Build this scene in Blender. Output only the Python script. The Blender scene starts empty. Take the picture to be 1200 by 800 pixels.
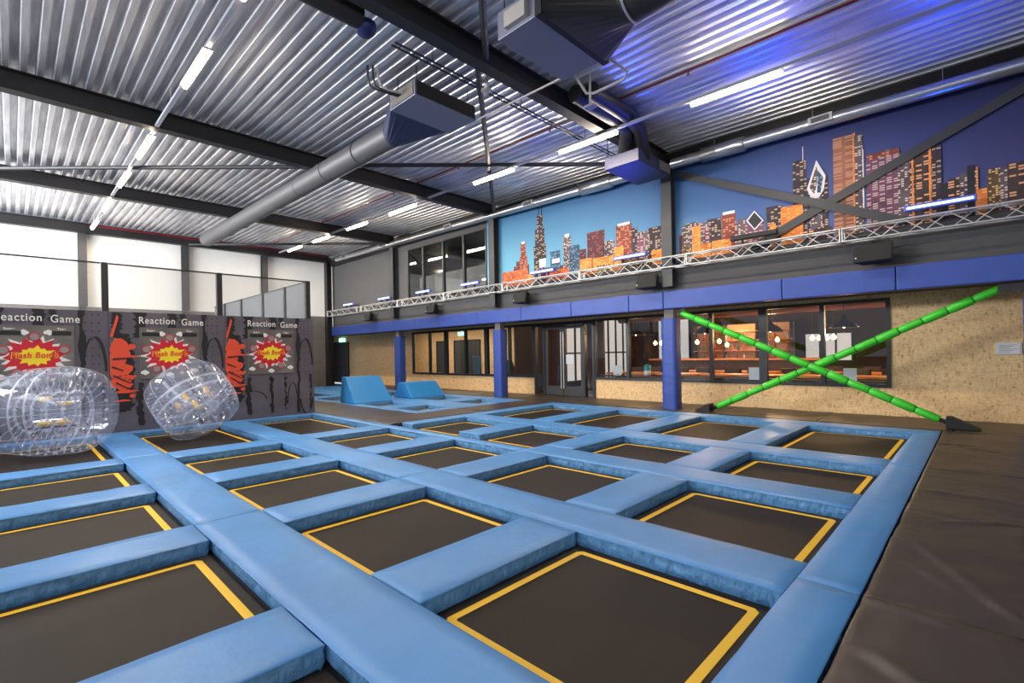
import bpy, bmesh, math, random
from mathutils import Vector, Matrix, noise
random.seed(7)
S = bpy.context.scene
COL = S.collection
# ------------------------------------------------------------------ camera
CF, CX, CY = 569.75, 600.0, 413.14
TH, RHO, CH = math.radians(44.22), math.radians(1.064), 1.45
Fv = Vector((-math.sin(TH), math.cos(TH), 0)); Rv = Vector((math.cos(TH), math.sin(TH), 0)); Zv = Vector((0, 0, 1))
Rc = math.cos(RHO)*Rv - math.sin(RHO)*Zv
Uc = math.cos(RHO)*Zv + math.sin(RHO)*Rv
CAM = Vector((0, 0, CH))
cd = bpy.data.cameras.new('camera'); cam = bpy.data.objects.new('camera', cd); COL.objects.link(cam)
M = Matrix((( Rc.x, Uc.x, -Fv.x, CAM.x), (Rc.y, Uc.y, -Fv.y, CAM.y), (Rc.z, Uc.z, -Fv.z, CAM.z), (0, 0, 0, 1)))
cam.matrix_world = M
cd.sensor_width = 36; cd.lens = CF/1200*36; cd.shift_x = 0; cd.shift_y = (CY-400)/1200
cd.clip_start = .02; cd.clip_end = 200
S.camera = cam
# ------------------------------------------------------------------ world, light, exposure
w = bpy.data.worlds.new('world'); S.world = w; w.use_nodes = True
w.node_tree.nodes['Background'].inputs[0].default_value = (.75, .85, 1, 1)
w.node_tree.nodes['Background'].inputs[1].default_value = .6
S.view_settings.view_transform = 'Standard'; S.view_settings.look = 'None'
S.view_settings.exposure = 0.22; S.view_settings.gamma = 1
S.view_settings.use_curve_mapping = False
def area(name, loc, direction, sx, sy, power, col):
    d = bpy.data.lights.new(name, 'AREA'); d.shape = 'RECTANGLE'; d.size = sx; d.size_y = sy; d.energy = power; d.color = col
    o = bpy.data.objects.new(name, d); COL.objects.link(o); o.location = loc
    o.rotation_euler = Vector(direction).to_track_quat('-Z', 'Y').to_euler(); return o
# unseen area lights added as daylight fill, near side and right side
area('window_daylight', (-17.5, -5.8, 4.9), (-.15, 1, -.15), 12, 1.3, 2500, (.95, .97, 1))
area('window_daylight', (-4.5, -5.8, 4.9), (0, 1, -.25), 12, 1.3, 260, (.97, .97, 1))
area('window_daylight', (4.2, 1.5, 2.5), (-1, .1, -.1), 9, 2.0, 150, (1, .97, .93))

# ------------------------------------------------------------------ helpers
def at(x, y, Y):                      # photo pixel -> point on the real plane Y = const
    d = Fv + Rc*((x-CX)/CF) - Uc*((y-CY)/CF)
    return CAM + d*(Y/d.y)
def atz(x, y, z):
    d = Fv + Rc*((x-CX)/CF) - Uc*((y-CY)/CF)
    return CAM + d*((z-CH)/d.z)
class MB:
    def __init__(s): s.v = []; s.f = []; s.m = []; s.sm = []
    def add(s, vs, fs, mi=0, smooth=False):
        n = len(s.v); s.v += [tuple(v) for v in vs]
        for f in fs: s.f.append([i+n for i in f]); s.m.append(mi); s.sm.append(smooth)
        return s
    def box(s, x0, x1, y0, y1, z0, z1, mi=0):
        v = [(x, y, z) for z in (z0, z1) for y in (y0, y1) for x in (x0, x1)]
        return s.add(v, [(0, 2, 3, 1), (4, 5, 7, 6), (0, 1, 5, 4), (2, 6, 7, 3), (0, 4, 6, 2), (1, 3, 7, 5)], mi)
    def obox(s, p, q, wdt, hgt, mi=0, up=(0, 0, 1)):   # bar from p to q with a rectangular section
        p, q = Vector(p), Vector(q); d = (q-p).normalized(); u = Vector(up)
        if abs(d.dot(u)) > .98: u = Vector((0, 1, 0))
        r = d.cross(u).normalized(); u = r.cross(d)
        v = [e + r*a*wdt/2 + u*b*hgt/2 for e in (p, q) for a, b in ((-1, -1), (1, -1), (1, 1), (-1, 1))]
        return s.add(v, [(3, 2, 1, 0), (4, 5, 6, 7), (0, 1, 5, 4), (1, 2, 6, 5), (2, 3, 7, 6), (3, 0, 4, 7)], mi)
    def tube(s, pts, r, n=12, mi=0, caps=True, smooth=True):
        pts = [Vector(p) for p in pts]; rs = r if isinstance(r, (list, tuple)) else [r]*len(pts)
        vs = []; pu = None
        for i, p in enumerate(pts):
            a = pts[max(i-1, 0)]; b = pts[min(i+1, len(pts)-1)]; d = (b-a).normalized()
            if pu is None: pu = Vector((0, 0, 1)) if abs(d.z) < .9 else Vector((1, 0, 0))
            e = d.cross(pu).normalized(); pu = e.cross(d).normalized()
            for k in range(n):
                t = 2*math.pi*k/n; vs.append(p + (e*math.cos(t)+pu*math.sin(t))*rs[i])
        fs = []
        for i in range(len(pts)-1):
            for k in range(n):
                k2 = (k+1) % n; fs.append((i*n+k, i*n+k2, (i+1)*n+k2, (i+1)*n+k))
        s.add(vs, fs, mi, smooth)
        if caps:
            m = (len(pts)-1)*n
            s.add(vs[:n], [tuple(range(n))[::-1]], mi); s.add(vs[m:], [tuple(range(n))], mi)
        return s
    def lathe(s, prof, n=24, mi=0, c=(0, 0, 0), closed=False):
        vs = [(c[0]+r*math.cos(2*math.pi*k/n), c[1]+r*math.sin(2*math.pi*k/n), c[2]+z) for r, z in prof for k in range(n)]
        L = len(prof); fs = []
        for i in range(L if closed else L-1):
            j = (i+1) % L
            for k in range(n):
                k2 = (k+1) % n; fs.append((i*n+k, i*n+k2, j*n+k2, j*n+k))
        return s.add(vs, fs, mi, True)
    def prism(s, poly, axis_pts, mi=0): pass
    def ext(s, poly, y0, y1, mi=0):       # polygon in X,Z pushed along Y
        n = len(poly); v = [(x, y0, z) for x, z in poly] + [(x, y1, z) for x, z in poly]
        return s.add(v, [tuple(range(n)), tuple(range(2*n-1, n-1, -1))] + [(i, i+n, (i+1) % n+n, (i+1) % n) for i in range(n)], mi)
    def extx(s, poly, x0, x1, mi=0):      # polygon in Y,Z pushed along X
        n = len(poly); v = [(x0, y, z) for y, z in poly] + [(x1, y, z) for y, z in poly]
        return s.add(v, [tuple(range(n))[::-1], tuple(range(n, 2*n))] + [((i+1) % n, (i+1) % n+n, i+n, i) for i in range(n)], mi)
    def build(s, name, mats, parent=None, bevel=0, fix=True):
        me = bpy.data.meshes.new(name); me.from_pydata(s.v, [], s.f)
        for m in (mats if isinstance(mats, (list, tuple)) else [mats]): me.materials.append(m)
        me.polygons.foreach_set('material_index', s.m); me.polygons.foreach_set('use_smooth', s.sm)
        if fix:
            bm = bmesh.new(); bm.from_mesh(me); bmesh.ops.recalc_face_normals(bm, faces=bm.faces); bm.to_mesh(me); bm.free()
        me.update()
        o = bpy.data.objects.new(name, me); COL.objects.link(o)
        if parent: o.parent = parent
        if bevel:
            b = o.modifiers.new('b', 'BEVEL'); b.width = bevel; b.segments = 2; b.limit_method = 'ANGLE'
        return o
def tag(o, label=None, cat=None, group=None, kind=None):
    if label: o['label'] = label
    if cat: o['category'] = cat
    if group: o['group'] = group
    if kind: o['kind'] = kind
    return o
def empty(name, label, cat, group=None, loc=(0, 0, 0), rot=(0, 0, 0)):
    o = bpy.data.objects.new(name, None); COL.objects.link(o); o.empty_display_size = .1
    o.location = loc; o.rotation_euler = rot
    return tag(o, label, cat, group)
def copy_tree(o, parent=None):
    c = o.copy(); COL.objects.link(c); c.parent = parent
    for ch in list(o.children): copy_tree(ch, c)
    return c
def struct(mb, name, mats, **k): return tag(mb.build(name, mats, **k), kind='structure')

# ------------------------------------------------------------------ materials
def nt(name):
    m = bpy.data.materials.new(name); m.use_nodes = True; t = m.node_tree
    return m, t, t.nodes['Principled BSDF']
def mat(name, col, rough=.6, metal=0, bump=0, bscale=30, emis=0, ecol=None, spec=.5, var=0, vscale=4, stretch=None):
    m, t, b = nt(name)
    b.inputs['Base Color'].default_value = (*col, 1); b.inputs['Roughness'].default_value = rough
    b.inputs['Metallic'].default_value = metal; b.inputs['Specular IOR Level'].default_value = spec
    if emis: b.inputs['Emission Color'].default_value = (*(ecol or col), 1); b.inputs['Emission Strength'].default_value = emis
    if bump or var:
        tc = t.nodes.new('ShaderNodeTexCoord'); mp = t.nodes.new('ShaderNodeMapping')
        t.links.new(tc.outputs['Object'], mp.inputs[0])
        if stretch: mp.inputs['Scale'].default_value = stretch
    if bump:
        n = t.nodes.new('ShaderNodeTexNoise'); n.inputs['Scale'].default_value = bscale; n.inputs['Detail'].default_value = 4
        t.links.new(mp.outputs[0], n.inputs['Vector'])
        bp = t.nodes.new('ShaderNodeBump'); bp.inputs['Strength'].default_value = bump; bp.inputs['Distance'].default_value = .04 if bump >= 1 else .02
        t.links.new(n.outputs['Fac'], bp.inputs['Height']); t.links.new(bp.outputs[0], b.inputs['Normal'])
    if var:
        n = t.nodes.new('ShaderNodeTexNoise'); n.inputs['Scale'].default_value = vscale; n.inputs['Detail'].default_value = 3
        t.links.new(mp.outputs[0], n.inputs['Vector'])
        r = t.nodes.new('ShaderNodeMapRange'); r.inputs[1].default_value = .3; r.inputs[2].default_value = .7
        r.inputs[3].default_value = 1-var; r.inputs[4].default_value = 1+var
        t.links.new(n.outputs['Fac'], r.inputs[0])
        h = t.nodes.new('ShaderNodeHueSaturation'); h.inputs['Color'].default_value = (*col, 1)
        t.links.new(r.outputs[0], h.inputs['Value']); t.links.new(h.outputs[0], b.inputs['Base Color'])
    return m
def emit(name, col, s):
    return mat(name, (.8, .8, .8), emis=s, ecol=col)
M_blue = mat('blue_vinyl', (.078, .27, .60), .42, bump=.45, bscale=4, var=.10, vscale=1.3)
M_skirt = mat('pleated_blue_vinyl', (.115, .30, .57), .45, bump=1.0, bscale=1.2, stretch=(13, 13, 6), var=.12, vscale=2)
M_bluewedge = mat('bright_blue_vinyl', (.03, .25, .60), .45, bump=.1, bscale=4)
M_bed = mat('trampoline_mesh', (.021, .0145, .010), .6, spec=.25, bump=.2, bscale=300, var=.25, vscale=2.2, stretch=(1, .3, 1))
M_edge = mat('black_webbing', (.006, .006, .006), .8)  # elastic bed border, with the shadow line under the pads put into its black
M_yellow = mat('yellow_tape', (.95, .56, .015), .5)
M_mat = mat('charcoal_vinyl', (.054, .040, .030), .42, bump=.3, bscale=3.0, var=.12, vscale=1.2)
M_floor = mat('dark_subfloor', (.012, .012, .012), .9)
M_royal = mat('royal_blue_vinyl', (.032, .075, .36), .5, bump=.1, bscale=6, var=.06)
M_steel = mat('black_steel', (.016, .015, .017), .45)
M_steel2 = mat('charcoal_steel', (.035, .037, .042), .5)
M_frame = mat('anthracite_frame', (.022, .025, .03), .4)
M_grey = mat('charcoal_wall_paint', (.075, .075, .078), .75, var=.05)
M_greyp = mat('grey_panel', (.16, .15, .14), .7, var=.08)
M_white = mat('white_wall_panel', (.82, .82, .80), .55, var=.02)
M_soffit = mat('brown_soffit', (.11, .075, .05), .8)
M_duct = mat('galvanised_duct', (.62, .63, .66), .28, metal=.9, bump=.12, bscale=14)
M_darkduct = mat('dark_grey_duct', (.12, .12, .13), .5, metal=.3)
M_box = mat('blue_grey_casing', (.23, .24, .33), .45, metal=.3)
M_alu = mat('brushed_aluminium', (.66, .65, .63), .35, metal=.6)
M_black = mat('matt_black', (.01, .01, .011), .6)
M_trunk = mat('pale_trunking', (.45, .46, .52), .4)
M_lamp = emit('warm_lamp_tube', (1, .84, .62), 55)
M_green = mat('green_padding', (.05, .62, .03), .35, bump=.15, bscale=12)
M_gline = mat('dark_green_strap', (.01, .12, .01), .6)
M_red = mat('red_pipe_paint', (.22, .012, .02), .4)
M_pipe = mat('grey_plastic_pipe', (.42, .40, .38), .4)
M_ledblue = emit('blue_led_strip', (.12, .25, 1), 9)
M_ledcase = mat('blue_led_casing', (.12, .16, .75), .4)
M_wood = mat('orange_wood', (.62, .22, .06), .4, var=.2, vscale=3, stretch=(1, 6, 6))
M_darkwood = mat('dark_brown_wood', (.05, .022, .012), .5, var=.2)
M_copper = mat('warm_duct_metal', (.45, .23, .12), .35, metal=.6)
M_bulb = emit('warm_bulb', (1, .50, .16), 14)
M_paper = mat('white_paper', (.8, .8, .8), .6)
M_cafewall = mat('cafe_wall', (.05, .03, .02), .8)
M_dome = mat('dark_bronze_dome', (.03, .022, .018), .35, metal=.5)
def osb():
    m, t, b = nt('oriented_strand_board')
    tc = t.nodes.new('ShaderNodeTexCoord'); b.inputs['Roughness'].default_value = .65
    def vor(sc, stretch):
        mp = t.nodes.new('ShaderNodeMapping'); mp.inputs['Scale'].default_value = stretch
        t.links.new(tc.outputs['Object'], mp.inputs[0])
        v = t.nodes.new('ShaderNodeTexVoronoi'); v.inputs['Scale'].default_value = sc
        t.links.new(mp.outputs[0], v.inputs['Vector']); return v
    v1 = vor(16, (1, 1, 3.2)); v2 = vor(13, (2.8, 1, 1))
    mx = t.nodes.new('ShaderNodeMix'); mx.data_type = 'RGBA'
    n = t.nodes.new('ShaderNodeTexNoise'); n.inputs['Scale'].default_value = 5
    t.links.new(tc.outputs['Object'], n.inputs['Vector']); t.links.new(n.outputs['Fac'], mx.inputs[0])
    t.links.new(v1.outputs['Color'], mx.inputs[6]); t.links.new(v2.outputs['Color'], mx.inputs[7])
    bw = t.nodes.new('ShaderNodeRGBToBW'); t.links.new(mx.outputs[2], bw.inputs[0])
    r = t.nodes.new('ShaderNodeValToRGB'); e = r.color_ramp.elements
    e[0].position = .12; e[0].color = (.38, .20, .09, 1); e[1].position = .75; e[1].color = (.93, .66, .35, 1)
    q = e.new(.33); q.color = (.80, .51, .245, 1)
    t.links.new(bw.outputs[0], r.inputs[0]); t.links.new(r.outputs[0], b.inputs['Base Color'])
    return m
M_osb = osb()
def deckmat():
    m, t, b = nt('galvanised_roof_deck')
    b.inputs['Metallic'].default_value = .6; b.inputs['Roughness'].default_value = .33
    tc = t.nodes.new('ShaderNodeTexCoord'); mp = t.nodes.new('ShaderNodeMapping'); mp.inputs['Scale'].default_value = (.5, 6, 1)
    n = t.nodes.new('ShaderNodeTexNoise'); n.inputs['Scale'].default_value = 2.5; n.inputs['Detail'].default_value = 5
    t.links.new(tc.outputs['Object'], mp.inputs[0]); t.links.new(mp.outputs[0], n.inputs['Vector'])
    r = t.nodes.new('ShaderNodeValToRGB'); r.color_ramp.elements[0].color = (.60, .60, .65, 1); r.color_ramp.elements[1].color = (.92, .92, .95, 1)
    r.color_ramp.elements[0].position = .3; r.color_ramp.elements[1].position = .7
    t.links.new(n.outputs['Fac'], r.inputs[0]); t.links.new(r.outputs[0], b.inputs['Base Color'])
    return m
M_deck = deckmat()
def clear(name, ior, haze, tint=(1, 1, 1), rough=.03, hazecol=(.8, .85, 1), gl=1.0):
    m = bpy.data.materials.new(name); m.use_nodes = True; t = m.node_tree; t.nodes.clear()
    out = t.nodes.new('ShaderNodeOutputMaterial'); tr = t.nodes.new('ShaderNodeBsdfTransparent'); tr.inputs[0].default_value = (*tint, 1)
    g = t.nodes.new('ShaderNodeBsdfGlossy'); g.inputs['Roughness'].default_value = rough; g.inputs[0].default_value = (gl, gl, gl, 1)
    fr = t.nodes.new('ShaderNodeFresnel'); ge = t.nodes.new('ShaderNodeNewGeometry'); mr = t.nodes.new('ShaderNodeMapRange'); mr.inputs[3].default_value = ior; mr.inputs[4].default_value = 1/ior
    t.links.new(ge.outputs['Backfacing'], mr.inputs[0]); t.links.new(mr.outputs[0], fr.inputs['IOR'])
    d = t.nodes.new('ShaderNodeBsdfDiffuse'); d.inputs[0].default_value = (*hazecol, 1)
    m1 = t.nodes.new('ShaderNodeMixShader'); m1.inputs[0].default_value = haze
    t.links.new(tr.outputs[0], m1.inputs[1]); t.links.new(d.outputs[0], m1.inputs[2])
    m2 = t.nodes.new('ShaderNodeMixShader'); t.links.new(fr.outputs[0], m2.inputs[0])
    t.links.new(m1.outputs[0], m2.inputs[1]); t.links.new(g.outputs[0], m2.inputs[2]); t.links.new(m2.outputs[0], out.inputs[0])
    return m
M_glass = clear('window_glass', 1.45, .0, (.93, .95, .96), .0)
M_film = clear('clear_inflatable_film', 1.45, .085, (.97, .98, 1), .08, (.72, .80, 1))
M_film2 = clear('clear_inner_film', 1.35, .09, (.97, .98, 1), .1, (.72, .80, 1))
M_seam = clear('welded_seam_film', 1.6, .35, (1, 1, 1), .1)
M_net = clear('fine_grey_mesh', 1.01, .14, (.94, .94, .94), .5, (.35, .35, .36))
M_net2 = clear('dense_grey_mesh', 1.01, .72, (.9, .9, .9), .5, (.23, .24, .26))
def windows(name, base, lit, sx, sz, dens, glow=1.0):       # printed facade: a grid of lit and dark windows
    m, t, b = nt(name); b.inputs['Roughness'].default_value = .7; L = t.links.new
    tc = t.nodes.new('ShaderNodeTexCoord'); mp = t.nodes.new('ShaderNodeMapping'); mp.inputs['Scale'].default_value = (sx*1.6, 0, sz*1.6)
    L(tc.outputs['Object'], mp.inputs[0])
    fl = t.nodes.new('ShaderNodeVectorMath'); fl.operation = 'FLOOR'; L(mp.outputs[0], fl.inputs[0])
    fr = t.nodes.new('ShaderNodeVectorMath'); fr.operation = 'FRACTION'; L(mp.outputs[0], fr.inputs[0])
    wn = t.nodes.new('ShaderNodeTexWhiteNoise'); L(fl.outputs[0], wn.inputs['Vector'])
    gt = t.nodes.new('ShaderNodeMath'); gt.operation = 'LESS_THAN'; gt.inputs[1].default_value = dens; L(wn.outputs['Value'], gt.inputs[0])
    sp = t.nodes.new('ShaderNodeSeparateXYZ'); L(fr.outputs[0], sp.inputs[0])
    a = t.nodes.new('ShaderNodeMath'); a.operation = 'LESS_THAN'; a.inputs[1].default_value = .75; L(sp.outputs['X'], a.inputs[0])
    c = t.nodes.new('ShaderNodeMath'); c.operation = 'LESS_THAN'; c.inputs[1].default_value = .6; L(sp.outputs['Z'], c.inputs[0])
    m1 = t.nodes.new('ShaderNodeMath'); m1.operation = 'MULTIPLY'; L(a.outputs[0], m1.inputs[0]); L(c.outputs[0], m1.inputs[1])
    m2 = t.nodes.new('ShaderNodeMath'); m2.operation = 'MULTIPLY'; L(m1.outputs[0], m2.inputs[0]); L(gt.outputs[0], m2.inputs[1])
    mx = t.nodes.new('ShaderNodeMix'); mx.data_type = 'RGBA'; L(m2.outputs[0], mx.inputs[0])
    n = t.nodes.new('ShaderNodeTexNoise'); n.inputs['Scale'].default_value = 3; L(tc.outputs['Object'], n.inputs['Vector'])
    h = t.nodes.new('ShaderNodeHueSaturation'); h.inputs['Color'].default_value = (*base, 1)
    r = t.nodes.new('ShaderNodeMapRange'); r.inputs[1].default_value = .3; r.inputs[2].default_value = .7; r.inputs[3].default_value = .6; r.inputs[4].default_value = 1.4
    L(n.outputs['Fac'], r.inputs[0]); L(r.outputs[0], h.inputs['Value'])
    L(h.outputs[0], mx.inputs[6]); mx.inputs[7].default_value = (*lit, 1); L(mx.outputs[2], b.inputs['Base Color'])
    return m

# ------------------------------------------------------------------ levels of the hall
XL, XR, YN, YU, YW = -23.6, 4.5, -6.0, 11.2, 12.6      # left wall, right side, near side, upper wall plane, lower wall plane
def zd(X): return 6.12 - .0135*X                       # underside of the deck
# floor under the pads
struct(MB().box(-27, XR, YN, YW+.2, -.35, -.125), 'floor', M_floor)
# corrugated roof deck, ribs along X
mb = MB(); P = .205; prof = []; y = YN
while y < YU+.35:
    prof += [(y, 0), (y+.075, 0), (y+.10, .075), (y+.18, .075)]; y += P
prof.append((y, 0))
vs = [(X, a, zd(X)+b) for X in (XL-.3, XR) for a, b in prof]; n = len(prof)
mb.add(vs, [(i, i+1, i+1+n, i+n) for i in range(n-1)])
vs = [(X, a, zd(X)+b+.02) for X in (XL-.3, XR) for a, b in prof]
mb.add(vs, [(i, i+n, i+1+n, i+1) for i in range(n-1)])
struct(mb, 'ceiling', M_deck, fix=False)
# left wall: white upper, grey lower
struct(MB().box(XL-.2, XL, YN, YU+.3, 3.42, 6.42), 'wall_left', M_white)
struct(MB().box(XL-.2, XL+.02, YN, YU-.05, -.15, 3.42), 'wall_left_lower', M_greyp)
struct(MB().box(XR, XR+.15, YN, YW+.2, -.15, 6.0), 'wall_right', M_grey)
struct(MB().box(XL-.2, XR, YN-.15, YN, -.15, .9).box(XL-.2, XR, YN-.15, YN, 5.6, 6.4), 'wall_near', M_grey)
# upper wall with the mezzanine behind it
W0, W1, WT = -16.66, -11.98, 5.68
up = MB()
up.box(XL, W0, YU, YU+.15, 2.9, 6.35); up.box(W0, W1, YU, YU+.15, 2.9, 3.6); up.box(W0, W1, YU, YU+.15, WT, 6.3); up.box(W1, XR, YU, YU+.15, 2.9, 6.2)
struct(up, 'wall_upper', M_grey)
struct(MB().box(XL-3.2, XR, YU, YW+.3, 2.52, 2.9), 'ceiling_soffit', M_soffit)
# lower wall of strand board with its openings
WX0, WX1 = -8.68, -1.39         # cafe window
VX0, VX1 = -18.5, -11.17        # far window
DX0, DX1 = VX1, WX0             # glass door zone
lo = MB()
lo.box(-26.5, VX0, YW, YW+.15, 0, 2.52); lo.box(VX0, VX1, YW, YW+.15, 0, .58); lo.box(WX0, WX1, YW, YW+.15, 0, .58); lo.box(WX1, XR, YW, YW+.15, 0, 2.52)
lo.box(VX0, WX1, YW, YW+.15, 2.42, 2.52)
struct(lo, 'wall_back', M_osb)
struct(MB().box(-26.65, -26.5, YU+.1, YW+.1, -.15, 2.52), 'wall_recess', M_greyp)

# black edge beam over the upper wall
tag(MB().box(XL, XR, YU-.12, YU-.01, 5.88, 6.16).build('edge_beam', M_steel), 'long black steel edge beam above the skyline mural', 'beam')
# roof beams
def ibeam(X, zb, zt, wdt):
    m = MB(); m.box(X-wdt/2, X+wdt/2, YN, YU-.13, zb, zb+.02); m.box(X-wdt/2, X+wdt/2, YN, YU-.13, zt-.02, zt); m.box(X-.012, X+.012, YN, YU-.13, zb+.02, zt-.02)
    return m
for X, zb, lab in ((-5.5, 5.86, 'heavy black steel roof beam nearest the viewer, above the ventilation boxes'), (-11.5, 5.92, 'black steel roof beam second from the viewer, crossing both light rows'),
                   (-17.5, 6.0, 'black steel roof beam third from the viewer, above the net enclosure'), (-23.4, 6.08, 'black steel beam running along the top of the white wall')):
    tag(ibeam(X, zb, zd(X)-.004, .22).build('roof_beam', M_steel), lab, 'beam', 'black roof beams')
# roof bracing
def brace(p, q, lab, r=.05):
    tag(MB().tube([p, q], r, 8).build('roof_brace', M_steel2), lab, 'brace', 'diagonal roof braces')
brace((-5.6, 5.1, 5.95), (-11.4, 11.0, 6.02), 'diagonal steel roof brace running down behind the warm light row beside the long blue-lit beam')
brace((-11.4, 5.1, 6.0), (-5.6, 10.9, 5.93), 'diagonal steel roof brace crossing level behind the second ventilation unit')
brace((-17.4, -.9, 6.05), (-11.6, 5.0, 6.0), 'long level steel roof brace on the far left above the white wall')
brace((-23.3, 5.1, 6.12), (-17.6, 11.0, 6.07), 'thin far steel roof brace above the end of the second light row')
brace((-5.4, 5.1, 5.95), (.6, -.9, 5.85), 'short steel roof brace overhead at the top edge near the large box')
# wall columns
def col(x0, x1, y0, y1, z0, z1, lab, m=M_steel2, cat='column', g='dark steel wall columns'):
    c = MB(); c.box(x0, x1, y0, y0+.02, z0, z1); c.box(x0, x1, y1-.02, y1, z0, z1); xm = (x0+x1)/2
    c.box(xm-.01, xm+.01, y0+.02, y1-.02, z0, z1)
    return tag(c.build('steel_column', m), lab, cat, g)
for yy, nm in ((-4.4, 'leftmost'), (-1.35, 'second'), ):
    pass
def colx(y0, lab):
    c = MB(); c.box(XL+.02, XL+.04, y0-.12, y0+.12, 3.43, 6.08).box(XL+.22, XL+.24, y0-.12, y0+.12, 3.43, 6.08).box(XL+.04, XL+.22, y0-.01, y0+.01, 3.43, 6.08)
    c.box(XL+.02, XL+.24, y0-.12, y0-.1, -.15, 3.43)
    return tag(c.build('steel_column', M_steel2), lab, 'column', 'dark steel columns on the white wall')
colx(1.82, 'dark grey steel column on the white wall, under the end of the left light row')
colx(4.99, 'dark grey steel column on the white wall, left of the end of the big round duct')
colx(8.05, 'dark grey steel column on the white wall, behind the end of the second light row')
col(-23.55, -23.25, YU-.32, YU-.02, -.15, 6.1, 'tall black corner column between the white wall and the grey wall', M_steel)
for X, lab in ((-5.42, 'dark column on the upper wall between the two skyline mural pictures'), (-11.5, 'dark column on the upper wall at the left edge of the skyline mural'), (-17.5, 'dark column on the upper wall left of the mezzanine windows')):
    col(X-.13, X+.13, YU-.27, YU-.06, 2.96, 5.86, lab)
tag(MB().tube([(-23.15, YU-.1, 2.9), (-23.15, YU-.1, 5.9)], .03, 8).build('drain_pipe', M_pipe), 'thin pale pipe beside the black corner column', 'pipe')
# blue padded fascia, made of separate pads
xs = [-23.23, -20.6, -17.5, -14.45, -12.4, -10.35, -8.4, -6.55, -5.6, -2.98, -1.13, 1.6, 4.4]
names = ['at the far left corner', 'second from the far left corner', 'above the far window', 'left of the second padded column', 'above the second padded column', 'above the glass doors, left', 'above the glass doors, right',
         'left of the nearest padded column', 'short one above the nearest padded column', 'above the left part of the green cross', 'above the right part of the green cross', 'at the right edge', 'beyond the right edge']
for i in range(len(xs)-1):
    tag(MB().box(xs[i]+.004, xs[i+1]-.004, YU-.145, YU-.005, 2.44, 2.87).build('fascia_pad', M_royal, bevel=.02), 'royal blue padded fascia section '+names[i], 'pad', 'blue fascia pads')
# padded columns
def padcol(X, lab):
    t = empty('padded_column', lab, 'column', 'blue padded columns', (X, 11.28, 0))
    m = MB(); H = 2.22; nx = 4; nz = 46; hx, hy = .175, .15
    ring = []
    for a, b, k in (((-hx, -hy), (hx, -hy), nx), ((hx, -hy), (hx, hy), nx), ((hx, hy), (-hx, hy), nx), ((-hx, hy), (-hx, -hy), nx)):
        for j in range(k): ring.append((a[0]+(b[0]-a[0])*j/k, a[1]+(b[1]-a[1])*j/k))
    vs = []
    for iz in range(nz+1):
        z = H*iz/nz
        for (x, y) in ring:
            d = .005*noise.noise(Vector((x*4+X, y*4, z*16)))+.002*math.sin(z*40+x*8)
            s = 1+d/.16; vs.append((x*s, y*s, z))
    R = len(ring); fs = [(i*R+k, i*R+(k+1) % R, (i+1)*R+(k+1) % R, (i+1)*R+k) for i in range(nz) for k in range(R)]
    m.add(vs, fs, 0, True); m.add(vs[-R:], [tuple(range(R))])
    m.build('column_pad', M_royal, t)
    c = MB().box(-.12, .12, -.11, .11, 2.2, 2.51); c.build('steel_post', M_greyp, t)
    return t
padcol(-5.52, 'blue padded column nearest, at the left foot of the green cross brace')
padcol(-11.52, 'blue padded column standing left of the glass doors')
padcol(-17.5, 'blue padded column farthest away, beside the blue wedges')
padcol(.62, 'blue padded column just beyond the right edge of the green cross')

# ------------------------------------------------------------------ trampolines and pads
FOLDS = []
def fold(p0, p1, amp, wd):
    a, b = atz(*p0, 0), atz(*p1, 0); FOLDS.append((a.x, a.y, b.x, b.y, amp, wd))
for f_ in (((1045, 615), (1215, 745), .016, .035), ((1130, 690), (1215, 740), .014, .03), ((1035, 708), (1215, 772), .014, .04), ((1085, 612), (1200, 616), .012, .035), ((1095, 520), (1200, 535), .012, .05), ((1065, 572), (1200, 592), .014, .05),
           ((1110, 498), (1200, 508), .01, .05), ((1060, 655), (1130, 700), .01, .04), ((1010, 760), (1120, 830), .012, .05), ((1080, 548), (1160, 556), .012, .04), ((1196, 620), (1196, 650), .01, .03)): fold(*f_)
def foldz(x, y):
    z = 0
    for ax, ay, bx, by, am, wd in FOLDS:
        dx, dy = bx-ax, by-ay; L2 = dx*dx+dy*dy; t = ((x-ax)*dx+(y-ay)*dy)/L2
        if t < -.2 or t > 1.2: continue
        tc = min(max(t, 0), 1); d = math.hypot(x-ax-tc*dx, y-ay-tc*dy)
        if d < 4*wd: z += am*math.exp(-(d/wd)**2)*math.sin(math.pi*min(max(t, .02), .98))**.5
    return z
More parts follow.
